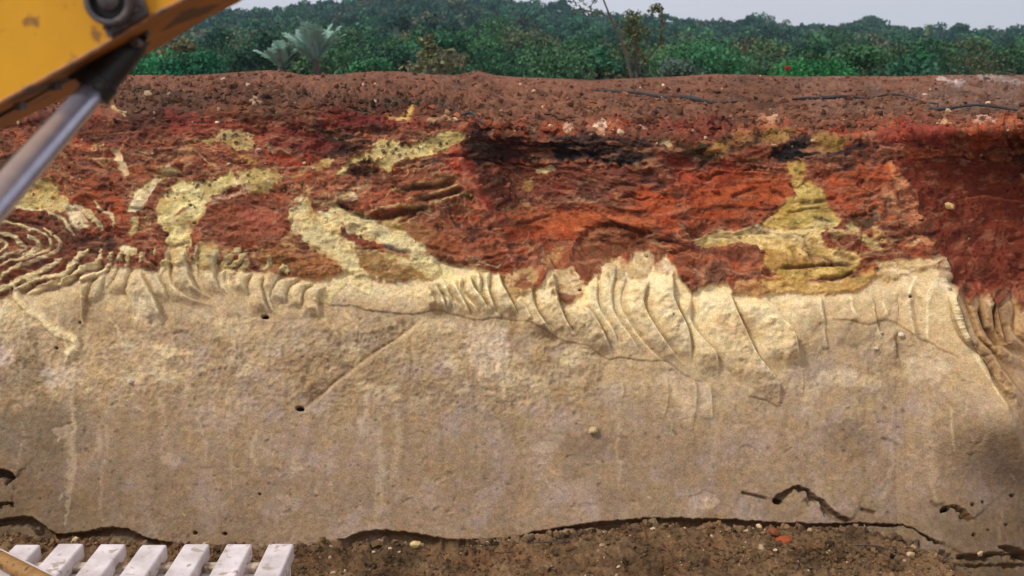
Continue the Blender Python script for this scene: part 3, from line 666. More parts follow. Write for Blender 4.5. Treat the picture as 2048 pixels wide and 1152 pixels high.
for q_ in ['1300,340 1310,420 1300,460', '1395,340 1400,500 1380,580', '1480,340 1470,500', '1610,440 1620,520 1610,600', '1180,380 1220,480', '1870,420 1880,560 1850,700']:
    ridge(q_, 0.012, 16, 3, L2, tap=0.2, c=(200, 178, 130), cw=2, ca=0.4)
paint('90,790 130,880 240,980 330,1050 430,1090 445,1150 380,1230', 8, (214, 194, 148), Z5, a=.9, soft=4, warp=0.8, h=0.016)
ridge('90,790 130,880 240,980 330,1050 430,1090 445,1150 380,1230', 0.02, 22, 7, Z5, tap=0.1)
for s in ['640,760 690,850 740,960', '700,740 690,820 760,900 800,950', '740,720 760,800 830,900', '790,700 800,780 800,860 880,950', '850,700 840,800 890,940', '900,700 920,790 960,860', '600,780 620,850 700,930', '545,760 560,830 620,880 600,930', '1010,870 1060,920 1100,1000', '480,800 520,860 540,900']:
    ridge(s, 0.022, 12, 3, Z6, tap=0.14, c=(226, 214, 165), cw=3, ca=0.5, warp=0.8); groove(tf(s, Z6)+np.array([6, 0]), 0.008, 3, None, c=(165, 138, 84), ca=.5, cw=3, warp=.8)
# light streaks of scraped clay
for s, z, wd in [('300,380 400,400 480,400', L1, 14), ('40,260 60,300', L1, 14), ('840,230 900,260 870,330 920,440', L2, 9), ('900,440 930,560', L2, 6), ('1830,430 1920,500 1967,600', L2, 14), ('160,720 90,760', L2, 5), ('110,480 140,560 130,640', L3, 10), ('420,370 500,430', L3, 9), ('1300,380 1500,400', L3, 26), ('20,600 30,700', L3, 9), ('900,410 1040,450', L3, 8), ('1700,880 1690,960', L1, 2.2), ('890,700 910,790', L2, 4), ('140,540 130,640 100,740', L2, 3.5), ('1090,400 1070,560', L1, 3), ('980,430 960,530', L1, 3)]:
    paint(s, wd, (194, 172, 142), z, a=.5, soft=7, warp=1.3)
# lips: a harder upper sheet standing proud of the clay under it
for s in ['590,596 640,605 700,612 800,627 870,621 945,638 1010,635 1090,660 1130,683 1170,690 1215,719 1240,714 1300,722 1330,722 1387,757 1442,768', '1648,638 1690,640 1732,651 1770,640 1820,665 1870,690 1935,728', '1490,788 1520,795 1560,812']:
    ridge(s, 0.010, 2.0, 55, None, tap=0.1, warp=1.6); groove(P(s)+np.array([0, 2.0]), 0.003, 1.8, None, c=(120, 94, 62), ca=.45, cw=1.6, warp=1.6)
# the long diagonal gouge, and lesser grooves
g_ = '598,824 640,788 690,745 745,705 800,668 850,632'
ridge(g_, -0.045, 4, 26, None, tap=0.15); groove(g_, 0.004, 3, None, c=(112, 90, 62), ca=.6, cw=3, tap=.2); ridge('604,828 650,790 700,747 755,707 810,670', 0.005, 10, 4, None, c=(190, 166, 124), cw=2.5, ca=.3)  # shaded side and bright edge of the gouge also painted in
groove('632,708 618,740 602,790', 0.012, 9, None, tap=.3); groove('1785,655 1797,700 1802,760 1806,860 1812,940', 0.018, 9, None, tap=.15, c=(135, 112, 80), ca=.35)
ridge('1600,800 1612,900 1600,1000', 0.003, 30, 8); groove('620,880 632,930 628,1020', 0.003, 7)
ridge('820,764 850,760 880,768 930,782 985,786 1010,800 1035,812', 0.007, 3, 22, c=(190, 166, 124), cw=2, ca=.6)
ridge('220,800 270,788 300,770 350,758', 0.005, 2.5, 12, c=(190, 168, 126), cw=1.6, ca=.6)
ridge('700,672 780,652 840,630', 0.006, 3, 12); groove('1650,835 1690,865 1715,895', 0.008, 4); groove('1760,875 1800,890', 0.006, 3, c=(90, 72, 52), ca=.5)
groove('100,905 140,950 170,975', 0.003, 8)
for s, z in [('540,690 680,680 800,665 985,670', Z7), ('760,750 870,745 960,715 985,690', Z7)]: groove(s, 0.03, 3.5, z, c=(70, 48, 22), ca=.8, warp=0.5)
groove('690,510 720,580 770,665', 0.012, 2.6, Z7, c=(120, 85, 50), ca=.6); groove('1017,480 1015,560 1000,620', 0.01, 2.2, Z7, c=(110, 75, 50), ca=.5)
for s in ['170,140 260,150 400,120', '200,430 260,440 380,470', '440,560 600,590 700,620']: groove(s, 0.015, 4, Z6, c=(92, 58, 35), ca=.5)
for s in ['240,560 330,590 420,600', '520,620 600,650 700,670 800,655', '1480,440 1600,440 1760,520 1680,560', '1500,250 1620,200 1720,220', '1660,480 1780,480 1900,540 1967,540', '1200,640 1260,680 1340,660']: groove(s, 0.016, 4, Z6, c=(90, 52, 34), ca=.6)
groove('1660,530 1740,490 1800,520 1860,540', 0.03, 7, Z6, c=(70, 42, 30), ca=.7)
for s in ['0,590 180,620 420,640', '850,600 1000,640', '230,520 420,490 520,500', '440,430 560,345']: groove(s, 0.014, 4, Z7, c=(95, 55, 36), ca=.5)
groove('0,470 350,440 600,400', .02, 6, (0,140,4), c=cDARK, ca=.5)
# sharp pale rims along the corners
paint('1773,310 1780,345 1783,360 1800,378 1822,430 1838,470 1860,512', 2.6, (200, 130, 84), None, a=.8, soft=2, warp=.1)
paint('1862,517 1881,535 1886,567 1904,605 1915,643 1938,689 1965,739 1992,777 2015,811', 2.2, (224, 204, 160), None, a=.6, soft=2.5, warp=.25)
paint('912,300 935,365 955,400 985,455 1012,505 1032,545', 4, (178, 110, 78), None, a=.75, soft=3, warp=.8)
ridge('905,290 935,365 955,410 985,455 1010,500 1032,545', 0.03, 16, 8, None, tap=.1)
ridge('1780,340 1800,378 1838,470 1862,517 1881,535 1886,567 1904,605 1915,643 1938,689 1965,739 1992,777', 0.03, 26, 9, None, tap=.1, warp=.1)

def hole(x, y, rx, ry, A=0.05, c=(38, 20, 14)):
    g = region(np.array([[x-rx, y-ry], [x+rx, y+ry]]), 10)
    d = np.hypot((PX[g]+1.5*nf[g]-x)/rx, (PY[g]+1.5*nf[g]-y)/ry); k = (1-sstep(0.75, 1.15, d))
    H[g] -= A*k; C[g] = C[g]*(1-k[..., None])+lin(c)*KC*k[..., None]
for i in range(60):                                # water stains and drag marks running down the clay
    x = rng.uniform(0, 2048); y = rng.uniform(640, 860); L = rng.uniform(60, 260); pts = np.array([[x, y], [x+rng.normal()*6, y+L*.5], [x+rng.normal()*12, y+L]])
    c_ = [(188, 166, 132), (120, 98, 72), (172, 150, 124), (132, 108, 80)][i % 4]
    paint(pts, rng.uniform(1.5, 9), c_, None, a=rng.uniform(.15, .42), soft=rng.uniform(2, 7), tap=.35, warp=1.6, h=rng.uniform(-.002, .002))
for i in range(40):                                # scaled-off flakes
    x = rng.uniform(0, 2048); y = rng.uniform(650, 1030); r0 = rng.uniform(6, 26); th_ = np.linspace(0, 6.28, 8)[:-1]
    pts = np.stack([x+r0*(1+.4*rng.normal(size=7))*np.cos(th_), y+.6*r0*(1+.4*rng.normal(size=7))*np.sin(th_)], 1)
    patch(pts, [(176, 154, 122), (134, 110, 82), (150, 130, 108)][i % 3], None, a=rng.uniform(.25, .6), soft=2.5, rag=4, h=rng.uniform(-.006, .002), hw=1.5)
# the wave of broken laterite above the central flutes
patch('1150,545 1150,500 1180,460 1230,448 1290,470 1300,500 1270,505 1235,520 1200,535 1175,565', (112, 66, 42), None, a=.8, soft=4, rag=8, h=-.02, hw=8)
patch('1060,430 1200,425 1320,440 1300,462 1200,452 1100,470', (176, 96, 56), None, a=.55, soft=8, rag=8, rough=.4)
for q_ in ['1150,545 1152,500 1180,462 1230,448 1290,470', '1255,530 1270,500 1300,478 1345,488', '1400,500 1460,515 1520,505', '1380,430 1440,418 1520,422', '940,470 1010,455 1100,462']:
    groove(q_, .018, 4, None, c=(70, 38, 24), ca=.6); ridge(q_, .02, 4, 16, None, c=(176, 112, 78), cw=3, ca=.3)
# --- the undercut at the foot
LIP = '590,1090 640,1086 690,1080 722,1063 760,1060 800,1062 850,1070 900,1077 960,1082 1020,1075 1080,1062 1150,1050 1200,1045 1260,1038 1330,1035 1400,1037 1470,1040 1550,1045 1620,1047 1700,1047 1780,1047 1820,1055 1850,1070 1880,1082 1908,1100'
LIPL = '-60,1044 0,1040 40,1033 75,1040 110,1065 150,1066 200,1057 250,1056 285,1070 320,1082 360,1086'
def under(s, A, dn, up=40, w0=1.0, wmod=None, tap=0.05):
    pts = spl(P(s)); g = region(pts, 110)
    x = PX[g]+(WX[g]-PX[g])*0.5; y = PY[g]+(WY[g]-PY[g])*0.5
    x = x+2.5*nf[g]; y = y+2.5*perlin(N3[g], 11, 3)
    d, sg, t, _ = dist(pts, x, y); tp = sstep(0, tap, t)*sstep(0, tap, 1-t)
    wv = dn*np.clip(1+.9*nm[g]+.45*nf[g]+.5*nl[g], .25, 2.2)*(1.0 if wmod is None else np.interp(x, wmod[0], wmod[1]))
    below = sg < 0
    prof = sstep(0, 1, d/(wv*0.55))*(1-sstep(wv*0.8, wv*2.6, d))
    H[g] -= np.where(below, A*prof*tp, 0); H[g] += np.where(~below, 0.012*np.exp(-d/up)*tp, 0)
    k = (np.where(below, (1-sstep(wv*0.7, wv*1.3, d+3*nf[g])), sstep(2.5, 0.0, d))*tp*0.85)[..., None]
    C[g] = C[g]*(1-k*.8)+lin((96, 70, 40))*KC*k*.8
under(LIP, 0.065, 8.5, wmod=([590, 700, 760, 900, 960, 1150, 1400, 1650, 1800, 1900], [.3, 1.0, 1.5, 1.4, .8, 1.0, 1.2, .7, .4, .25]))
under(LIPL, 0.06, 9.5)
groove('1480,986 1515,992 1540,1000', 0.02, 2.5, None, c=(70,50,30), ca=.8); hole(1556, 1003, 11, 6, .04, (78, 56, 32))
under('1545,1002 1556,990 1568,982 1590,972 1612,978 1640,998 1668,1022 1705,1042', 0.045, 6.5, wmod=([1545, 1590, 1640, 1700], [1.3, 1.0, 1.2, .5]))
groove('1718,1018 1730,1020 1752,1028', 0.02, 3, None, c=(84,60,36), ca=.7); under('1876,1022 1905,1010 1925,1020 1945,1042', 0.05, 6)
under('1910,1112 1960,1108 2000,1105 2060,1108', 0.05, 7); under('1990,1090 2030,1098 2060,1110', 0.05, 8); under('1880,1128 1960,1129 2060,1126', 0.03, 4)
under('-20,934 0,936 22,944 34,954', 0.12, 14); under('-20,1006 0,1006 30,1004', 0.05, 5)
groove('1900,1098 1915,1106 1940,1128 ', 0.01, 3, c=(70, 52, 34), ca=.6)
for s in ['1860,1000 1870,1012 1890,1006']: groove(s, 0.01, 3, c=(70, 52, 34), ca=.5)
# holes bored in the clay
hole(530, 634, 8, 3.6, .03); hole(600, 818, 8.5, 4.6, .03)
for x, y, r in [(384, 413, 4), (115, 697, 4), (1820, 597, 3.5), (1343, 636, 2), (1890, 1018, 9), (1944, 1010, 5), (1965, 1005, 4), (2025, 992, 5), (1946, 1070, 5), (2010, 1050, 4), (390, 1066, 5), (450, 1068, 5), (1160, 582, 4), (160, 645, 3), (1975, 1060, 3), (519, 988, 3)]:
    hole(x, y, r, r*0.7, 0.02, (70, 50, 32))
for i in range(46):                                # ferruginous nodules pitting the yellow clay
    b = [(640+610/4, 180+500/4), (640+650/4, 180+530/4), (640+780/4, 180+430/4), (640+960/4, 180+430/4), (200+800/4, 140+930/4), (200+830/4, 140+900/4), (200+750/4, 140+1090/4), (200+250/4, 140+520/4), (200+1000/4, 140+560/4), (200+1100/4, 140+580/4), (200+1180/4, 140+520/4), (640+400/4, 180+600/4), (640+560/4, 180+420/4), (640+660/4, 180+440/4), (200+550/4, 140+990/4), (200+1220/4,140+830/4)]
    x, y = b[i % len(b)]; s_ = 2.2 if i < len(b) else 12
    x += rng.normal()*s_; y += rng.normal()*s_*0.7; r = 1.6+3.2*rng.rand()
    g = region(np.array([[x-r, y-r], [x+r, y+r]]), 8)
    d = np.hypot((PX[g]-x)/r, (PY[g]-y)/r); k = 1-sstep(0.7, 1.2, d); H[g] += 0.008*np.sqrt(np.clip(1-d*d, 0, 1))
    C[g] = C[g]*(1-k[..., None]*.85)+lin((52, 42, 46))*KC*k[..., None]*.85
# pale clay shreds along the upper edge, and on the far right of the terrace
for s, z, wd, c in [('350,275 460,285', U3, 3, (220, 190, 160)), ('100,300 180,310', U3, 4, (205, 165, 140)), ('700,290 780,330', U3, 3, (200, 150, 125)), ('1290,605 1350,600 1400,635 1520,640', T4, 4, (190, 168, 160)), ('1600,590 1800,610 1960,640', T4, 7, (150, 130, 118)), ('1640,270 1820,280', U4, 4, (190, 150, 130)), ('1340,250 1400,240 1440,265', U4, 4, (205, 160, 110)),
                    ('850,260 960,230 1060,270', U2, 3, (180, 140, 100)), ('800,160 880,150 900,180', U2, 3, (190, 110, 80)), ('90,310 140,330 210,340', U1, 3, (205, 180, 120)), ('1160,210 1330,240 1440,270', U4, 3, (120, 70, 50)), ('0,265 100,230', U4, 5, (190, 140, 105)), ('1520,540 1590,575', U4, 3, (170, 130, 105)),
                    ('1980,680 2040,720', U4, 3.5, (190, 145, 110)), ('1540,940 1740,915 2048,950', (1536,170,4), 2, (170,90,60)), ('1150,560 1350,560 1500,640', (1366,300,2.88), 0.1, (190,90,60))]:
    paint(s, wd, c, z, a=.85, soft=2, h=0.008)
for i in range(150):                               # shreds and chips of pale or dark clay through the laterite
    x = rng.uniform(0, 2048); y = rng.uniform(225, 520); L = rng.uniform(6, 34); an = rng.normal()*0.35
    if rng.rand() < .35: an -= 0.3
    c = [(182, 120, 90), (190, 150, 100), (60, 44, 42), (92, 40, 38), (176, 90, 66), (66, 50, 40)][rng.randint(6)]
    pts = np.array([[x, y], [x+L*.5*math.cos(an), y+L*.5*math.sin(an)+rng.normal()], [x+L*math.cos(an), y+L*math.sin(an)]])
    paint(pts, rng.uniform(1.0, 4.5), c, None, a=rng.uniform(.3, .75), soft=1.8, tap=.3, h=rng.uniform(-0.006, 0.01))
for i in range(70):                                # cracks and tears in the laterite
    x = rng.uniform(0, 2048); y = rng.uniform(240, 530); L = rng.uniform(20, 90); an = rng.normal()*0.25-0.1
    pts = np.array([[x, y], [x+L*.33*math.cos(an), y+L*.33*math.sin(an)+rng.normal()*4], [x+L*.66*math.cos(an), y+L*.66*math.sin(an)+rng.normal()*5], [x+L*math.cos(an), y+L*math.sin(an)]])
    groove(pts, rng.uniform(.008, .02), rng.uniform(1.8, 4), None, c=(70, 40, 30), ca=rng.uniform(.3, .7))
for i in range(150):                               # scratches, cracks and chips on the smooth clay
    x = rng.uniform(0, 2048); y = rng.uniform(640, 1040); L = rng.uniform(5, 38); an = rng.choice([-.5, .5, .9, 1.5, 0.1])+rng.normal()*0.3
    n_ = 4; tt = np.linspace(0, 1, n_); pts = np.stack([x+L*tt*math.cos(an)+rng.normal(size=n_)*L*.06, y+L*tt*math.sin(an)+rng.normal(size=n_)*L*.06], 1)
    if i % 3: ridge(pts, rng.uniform(.001, .0035), 3, 1.5, None, tap=.3, c=(196, 172, 128), cw=1.5, ca=rng.uniform(.15, .5))
    else: groove(pts, rng.uniform(.001, .004), 1.6, None, tap=.3, c=(92, 72, 50), ca=rng.uniform(.15, .45), cw=1.6)

# --- roughness of each layer
PB = B0
amp_r = RG
st = np.stack([PB[..., 0], PB[..., 1]*0.6, PB[..., 2]*2.0], -1)   # bedding: longer than high
turb = 0
for f_, a_ in ((5, .030), (11, .017), (24, .010), (52, .0055), (105, .0026)):
    turb = turb + a_*(1-2*np.abs(perlin(st, f_, f_)))
lateral = sstep(edge[None, :]-14, edge[None, :]+30, PY)
H += amp_r*lateral*turb*0.78
soil = 0
for f_, a_ in ((3, .040), (7, .024), (16, .017), (36, .011), (75, .006)):
    soil = soil + a_*perlin(PB, f_, f_*2.0)
H += (1-lateral)*soil*1.15*sstep(0, 30, PY-crest[None, :]+6)
H += kf*0.9*(0.018*perlin(PB, 9, 4)+0.012*(1-2*np.abs(perlin(PB, 18, 8)))+0.007*perlin(PB, 40, 12)+0.004*perlin(PB, 85, 12))
smooth_ = (1-amp_r)
gsc = 0.5+0.5*(1-sstep(700, 860, PY+60*nl))
gsc = gsc*(1-.86*(1-sstep(-10, 20, PY-LL[None, :]))*sstep(820, 900, PX))
H += smooth_*gsc*(0.012*perlin(PB, 2.2, 1)+0.006*perlin(PB, 7, 2)+0.0030*(1-2*np.abs(perlin(PB, 18, 3)))*(1+1.0*pw)+0.0019*(1-2*np.abs(perlin(PB, 42, 3)))*(1+1.2*nl)+0.0012*perlin(PB, 95, 3))
pit = smooth_*sstep(.5, .7, perlin(PB, 34, 55)); H -= 0.004*pit; C *= (1-.25*pit)[..., None]
mott = smooth_*sstep(600, 660, PY)*(1-sstep(760, 900, PY))*sstep(1350, 1150, PX)        # crumbly clay below the flutes
H += mott*0.006*(1-2*np.abs(perlin(PB, 22, 8)))+mott*0.003*(1-2*np.abs(perlin(PB, 48, 8)))
fleck = perlin(PB, 60, 71); fleck2 = perlin(st, 26, 5)
C *= (1+0.13*fleck*(0.5+amp_r)+0.12*fleck2*(0.35+amp_r)+0.10*mott*perlin(PB, 25, 61))[..., None]
fl = sstep(0.42, 0.6, perlin(PB, 38, 91))*0.35*(1-0.3*amp_r); C = C*(1-fl[..., None])+C*1.35*fl[..., None]
tint = perlin(PB, 14, 17)[..., None]*np.array([0.05, -0.01, -0.14])+perlin(PB, 45, 18)[..., None]*np.array([0.06, -0.03, 0.05]); C = C*(1+tint)
dk = amp_r*sstep(0.15, 0.5, fbm(st, (4, 4, 9), 4, 61)); C = C*(1-0.34*dk[..., None])
sc_ = np.maximum(1-lateral, kf*.8); C *= (1+sc_*(0.30*perlin(PB, 17, 7)+0.28*perlin(PB, 42, 8)))[..., None]
sk = sc_*sstep(0.34, 0.6, perlin(PB, 11, 19)); C = C*(1-0.45*sk[..., None])
pk = (1-kf)*amp_r*lateral*sstep(0.28, 0.55, fbm(st, (7, 7, 16), 3, 161)); C = C*(1-0.5*pk[..., None])+lin((176, 122, 90))*KC*0.5*pk[..., None]
C = np.clip(C, 0.004, 0.9)

VB = B0 + NB*H[..., None] - R*HR[..., None]
# the terrace behind its crest drops away
back = []
for k_ in range(1, 15):
    t = k_/14.0; p = VB[0].copy(); p[:, 0] *= 1+0.25*k_; p[:, 1] = VB[0][:, 1]*(1+0.25*k_)
    p[:, 2] = VB[0][:, 2]-0.05-2.0*sstep(0, 1, t)-0.03*k_
    back.append(p)
back = np.array(back[::-1]); V = np.concatenate([back, VB], 0)
Cb = np.repeat(C[:1]*0.7, 14, 0); CC = np.concatenate([Cb, C], 0); RR = np.concatenate([np.ones((14, NC)), RG], 0)
nr = V.shape[0]
idx = np.arange(nr*NC).reshape(nr, NC)
Fq = np.stack([idx[:-1, :-1], idx[1:, :-1], idx[1:, 1:], idx[:-1, 1:]], -1).reshape(-1, 4)
col = np.concatenate([CC.reshape(-1, 3), RR.reshape(-1, 1)], 1)
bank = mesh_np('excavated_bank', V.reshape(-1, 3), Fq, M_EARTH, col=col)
tag(bank, kind='structure')
def surf(px, py):                                  # point and normal of the finished bank under a pixel
    c = int(np.clip(np.searchsorted(XA, px), 0, NC-1)); r = int(np.argmin(np.abs(PY[:, c]-py)))
    return Vector(VB[r, c]), Vector(NB[r, c]), C[r, c]

# wide ground under and around everything
gx = np.array([[-900, -900, -0.9], [900, -900, -0.9], [900, 1500, -0.9], [-900, 1500, -0.9]], float)
tag(mesh_np('ground', gx, np.array([[0, 1, 2, 3]]), M_HILL, col=np.tile(lin((96, 72, 50)), (4, 1))), kind='structure')

# ------------------------------------------------------------------ loose clods (uncountable)
t_ = (1+5**.5)/2
ICO = np.array([(-1,t_,0),(1,t_,0),(-1,-t_,0),(1,-t_,0),(0,-1,t_),(0,1,t_),(0,-1,-t_),(0,1,-t_),(t_,0,-1),(t_,0,1),(-t_,0,-1),(-t_,0,1)], float); ICO /= np.linalg.norm(ICO[0])
IF = np.array([(0,11,5),(0,5,1),(0,1,7),(0,7,10),(0,10,11),(1,5,9),(5,11,4),(11,10,2),(10,7,6),(7,1,8),(3,9,4),(3,4,2),(3,2,6),(3,6,8),(3,8,9),(4,9,5),(2,4,11),(6,2,10),(8,6,7),(9,8,1)])
def clods(n, rmin, rmax, pick, tint=1.0, pale=0.06):
    Vs, Fs, Cs = [], [], []
    for i in range(n):
        px, py = pick(); c = int(np.clip(np.searchsorted(XA, px), 0, NC-1)); r = int(np.argmin(np.abs(PY[:, c]-py)))
        p = VB[r, c]; s_ = rmin*(rmax/rmin)**(rng.rand()**1.8)
        sc = s_*rng.uniform(.6, 1.3, 3); v = ICO*(1+0.28*rng.normal(size=(12, 1)))*sc
        a = rng.rand()*6.28; ca, sa = math.cos(a), math.sin(a)
        v = v @ np.array([[ca, -sa, 0], [sa, ca, 0], [0, 0, 1]])
        Vs.append(v+p+NB[r, c]*s_*0.25); Fs.append(IF+12*i)
        cc = C[r, c]*(1+0.22*rng.normal())*tint
        u = rng.rand()
        if u < pale: cc = lin((205, 178, 140))*rng.uniform(.7, 1.2)
        elif u < pale+0.10: cc = cc*0.55
        Cs.append(np.tile(np.append(np.clip(cc, .01, .9), .6), (12, 1)))
    return np.concatenate(Vs), np.concatenate(Fs), np.concatenate(Cs)
def pk_top():
    x = rng.uniform(-80, 2130); c = np.interp(x, XA, crest); e_ = np.interp(x, XA, Lt); return x, c+(e_+14-c)*rng.rand()**0.9
def pk_foot():
    x = rng.uniform(-60, 1905); return x, np.interp(x, XA, foot)+14+rng.rand()**1.2*110
def pk_heap():
    return 1640+rng.normal()*110, 1105+abs(rng.normal())*26
def pk_red():
    x = rng.uniform(-60, 2110); return x, rng.uniform(225, 400) if rng.rand() < .7 else rng.uniform(240, 520)
def pk_base():
    x = rng.uniform(-60, 1900); return x, np.interp(x, XA, foot)+rng.uniform(6, 26)
def pk_edge():
    x = rng.uniform(-60, 2110); return x, np.interp(x, XA, Lt)+rng.normal()*16
a5 = clods(1500, 0.005, 0.026, pk_base, pale=.03); a6 = clods(1500, 0.004, 0.020, pk_edge, pale=.04)
a1 = clods(8500, 0.004, 0.028, pk_top, pale=.012); a2 = clods(4200, 0.003, 0.014, pk_foot, pale=.04); a3 = clods(900, 0.004, 0.018, pk_heap, pale=.02); a4 = clods(1500, 0.003, 0.013, pk_red, pale=.03)
Vs, Fs, Cs = [], [], []; b_ = 0
for v, f, c in (a1, a2, a3, a4, a5, a6): Vs.append(v); Fs.append(f+b_); Cs.append(c); b_ += len(v)
tag(mesh_np('loose_soil_clods', np.concatenate(Vs), np.concatenate(Fs), M_CLOD, col=np.concatenate(Cs), smooth=False),
    'loose crumbs and clods of soil strewn on the terrace and at the foot of the cut', 'rubble', kind='stuff')

# ------------------------------------------------------------------ single stones and nodules
def stone(name, px, py, r, c, label, flat=.75, cat='stone', group=None, sink=.15):
    p, n, _ = surf(px, py); z = (p-Vector((0, 0, EYE))).length/F*1.03; rr = r*z
    # twice subdivided icosahedron
    me = bpy.data.meshes.new(name); import bmesh
    bm = bmesh.new(); bmesh.ops.create_icosphere(bm, subdivisions=3, radius=1)
    o_ = px*0.13
    for v in bm.verts:
        q_ = np.array(v.co[:]); k_ = 1+0.30*float(perlin(q_[None], 1.1, o_)[0])+0.12*float(perlin(q_[None], 3.1, o_)[0])
        v.co = Vector((v.co.x*k_*rr*1.15, v.co.y*k_*rr, v.co.z*k_*rr*flat))
    bm.to_mesh(me); bm.free()
    for f in me.polygons: f.use_smooth = True
    a = me.color_attributes.new('Col', 'FLOAT_COLOR', 'POINT'); cc = lin(c)*1.15
    a.data.foreach_set('color', np.tile(np.append(cc, .3), (len(me.vertices), 1)).astype(np.float32).ravel())
    me.materials.append(M_CLOD); o = bpy.data.objects.new(name, me); S.collection.objects.link(o)
    o.location = p + n*rr*(flat-sink); o.rotation_euler = (rng.rand()*.5, rng.rand()*.5, rng.rand()*6)
    return tag(o, label, cat, group)
ST = [
 (831, 1111, 8.5, (205, 180, 120), 'largest pale yellow pebble on the rubble right of the white pallet'),
 (746, 1114, 3.5, (195, 180, 150), 'small pale pebble left of the largest yellow one at the foot of the cut'),
 (781, 1118, 3.5, (190, 172, 135), 'small tan pebble between the largest yellow pebble and its white neighbour'),
 (776, 1099, 3.2, (190, 178, 150), 'tiny pale pebble just under the dark undercut'),
 (816, 1095, 3.2, (200, 180, 150), 'tiny pale pebble close above the largest yellow pebble'),
 (975, 1100, 3.4, (200, 185, 155), 'little white pebble below the lowest dip of the dark undercut line'),
 (1186, 862, 9, (186, 162, 118), 'round tan knob of clay standing out of the smooth grey wall'),
 (1886, 418, 8, (196, 168, 110), 'pale yellow stone stuck in the shaded red face on the right'),
 (1803, 672, 6.5, (212, 196, 176), 'larger white nodule in the clay under the right lip'),
 (1748, 698, 4.5, (212, 196, 176), 'lower left white nodule in the clay under the right lip'),
 (1757, 667, 3, (200, 182, 160), 'smallest white nodule in the clay under the right lip'),
 (262, 763, 5.5, (205, 192, 170), 'white nodule in the clay left of the long gouge'),
 (1317, 223, 8, (62, 50, 46), 'dark stone lying on the red terrace under the black branch'),
 (1309, 236, 6, (58, 50, 48), 'flat dark stone on the very edge of the terrace'),
 (1316, 200, 5.5, (185, 165, 160), 'pale stone touching the middle of the black branch'),
 (1040, 171, 4, (205, 180, 150), 'pale stone near the back of the terrace, left of the black branch'),
 (1066, 188, 4.5, (190, 160, 130), 'pinkish stone in front of the pale one on the left of the branch'),
 (1325, 174, 3.2, (215, 190, 160), 'tiny bright pebble on the terrace behind the black branch'),
 (1847, 193, 5, (190, 170, 150), 'white stone on the terrace right of the arched root'),
 (1974, 212, 5, (200, 170, 130), 'pale stone resting by the far right root'),
 (437, 248, 3.5, (215, 195, 160), 'bright pebble on the dark red slope right of the chrome ram'),
 (521, 308, 5.5, (200, 140, 135), 'round pink pebble above the yellow clay pocket'),
 (460, 333, 3.2, (205, 185, 150), 'little bright pebble in the red soil above the large yellow pocket'),
 (1565, 1095, 13, (150, 76, 46), 'red lump of laterite on the heap under the undercut'),
 (1545, 1080, 10, (128, 78, 52), 'brown lump leaning on the red laterite lump'),
 (1480, 1062, 9, (112, 88, 62), 'grey brown clod where the undercut meets the heap of rubble'),
 (1430, 385, 7, (150, 70, 46), 'red nodule standing out of the orange slope in the middle bay'),
]
for px, py, r, c, lb in ST: stone('stone', px, py, r, c, lb, sink=.25)

# ------------------------------------------------------------------ roots and branches on the terrace
def lying(name, s, z, radii, label, cat, stubs=(), lift=1.0):
    a = spl(tf(s, z), 4); pts = []; 
    rr = np.interp(np.linspace(0, 1, len(a)), np.linspace(0, 1, len(radii)), radii)
    for (x, y), r in zip(a, rr):
        p, n, _ = surf(x, y); r *= 1.25; pts.append(p+Vector((0, 0, 1))*(r*lift+.012)+Vector((0, 0, .01*rng.rand()*0.4)))
    for _ in range(14):
        pts = [pts[0]]+[(pts[i-1]+pts[i]*2+pts[i+1])/4 for i in range(1, len(pts)-1)]+[pts[-1]]
    pts2 = []; r2 = []
    for i, p in enumerate(pts): pts2.append(p); r2.append(float(rr[i])*rng.uniform(.85, 1.15))
    e = empty(name, pts2[len(pts2)//2]); tag(e, label, cat); o0 = Vector(e.location)
    m = MB(); m.tube([p-o0 for p in pts2], r2, 8); m.build('stem', M_STICK, e, True)
    for k_, h_ in stubs:
        p = pts2[int(k_*(len(pts2)-1))]-o0; m = MB(); m.tube([p, p+Vector((h_*.25, 0, h_*.6)), p+Vector((h_*.35, .01, h_))], [.007, .005, .003], 6); m.build('twig', M_STICK, e, True)
    return e
lying('fallen_branch', '460,685 600,700 720,712 860,735 1000,745 1150,765 1250,780 1400,795 1520,802 1600,800 1700,800 1850,797', T3, [.005, .009, .011, .013, .014, .016, .013, .009, .006],
      'long thin black branch lying along the middle of the red terrace', 'branch', [(.32, .045), (.62, .055), (.7, .03)])
lying('fallen_branch', '180,795 300,792 450,790 600,785 690,772', T4, [.009, .014, .015, .014, .008], 'short thick black branch lying right of the long one on the terrace', 'branch')
lying('root', '690,770 760,765 850,758 950,752 1060,765 1150,790 1220,812 1300,820', T4, [.007, .007, .008, .007, .007, .006], 'thin arched root joining the right end of the short black branch', 'root')
lying('root', '1240,850 1330,870 1450,850 1600,860 1750,855 1960,860', T4, [.008, .012, .009, .010, .008, .007], 'grey root lying at the far right end of the terrace', 'root', [(.12, .04)])
lying('root', '1080,235 1170,222 1230,235 1270,280 1320,302', U2, [.004, .007, .009, .008, .004], 'short crooked dark root above the corner of the left block', 'root')
lying('twig_piece', '1700,1115 1740,1110 1790,1125', None, [.002, .003, .002], 'thin dry twig in the rubble heap at lower right', 'twig', lift=3)
lying('twig_piece', '1210,602 1330,585 1450,588', B2, [.002, .0035, .002], 'thin dark twig lying below the undercut in the middle', 'twig', lift=2)

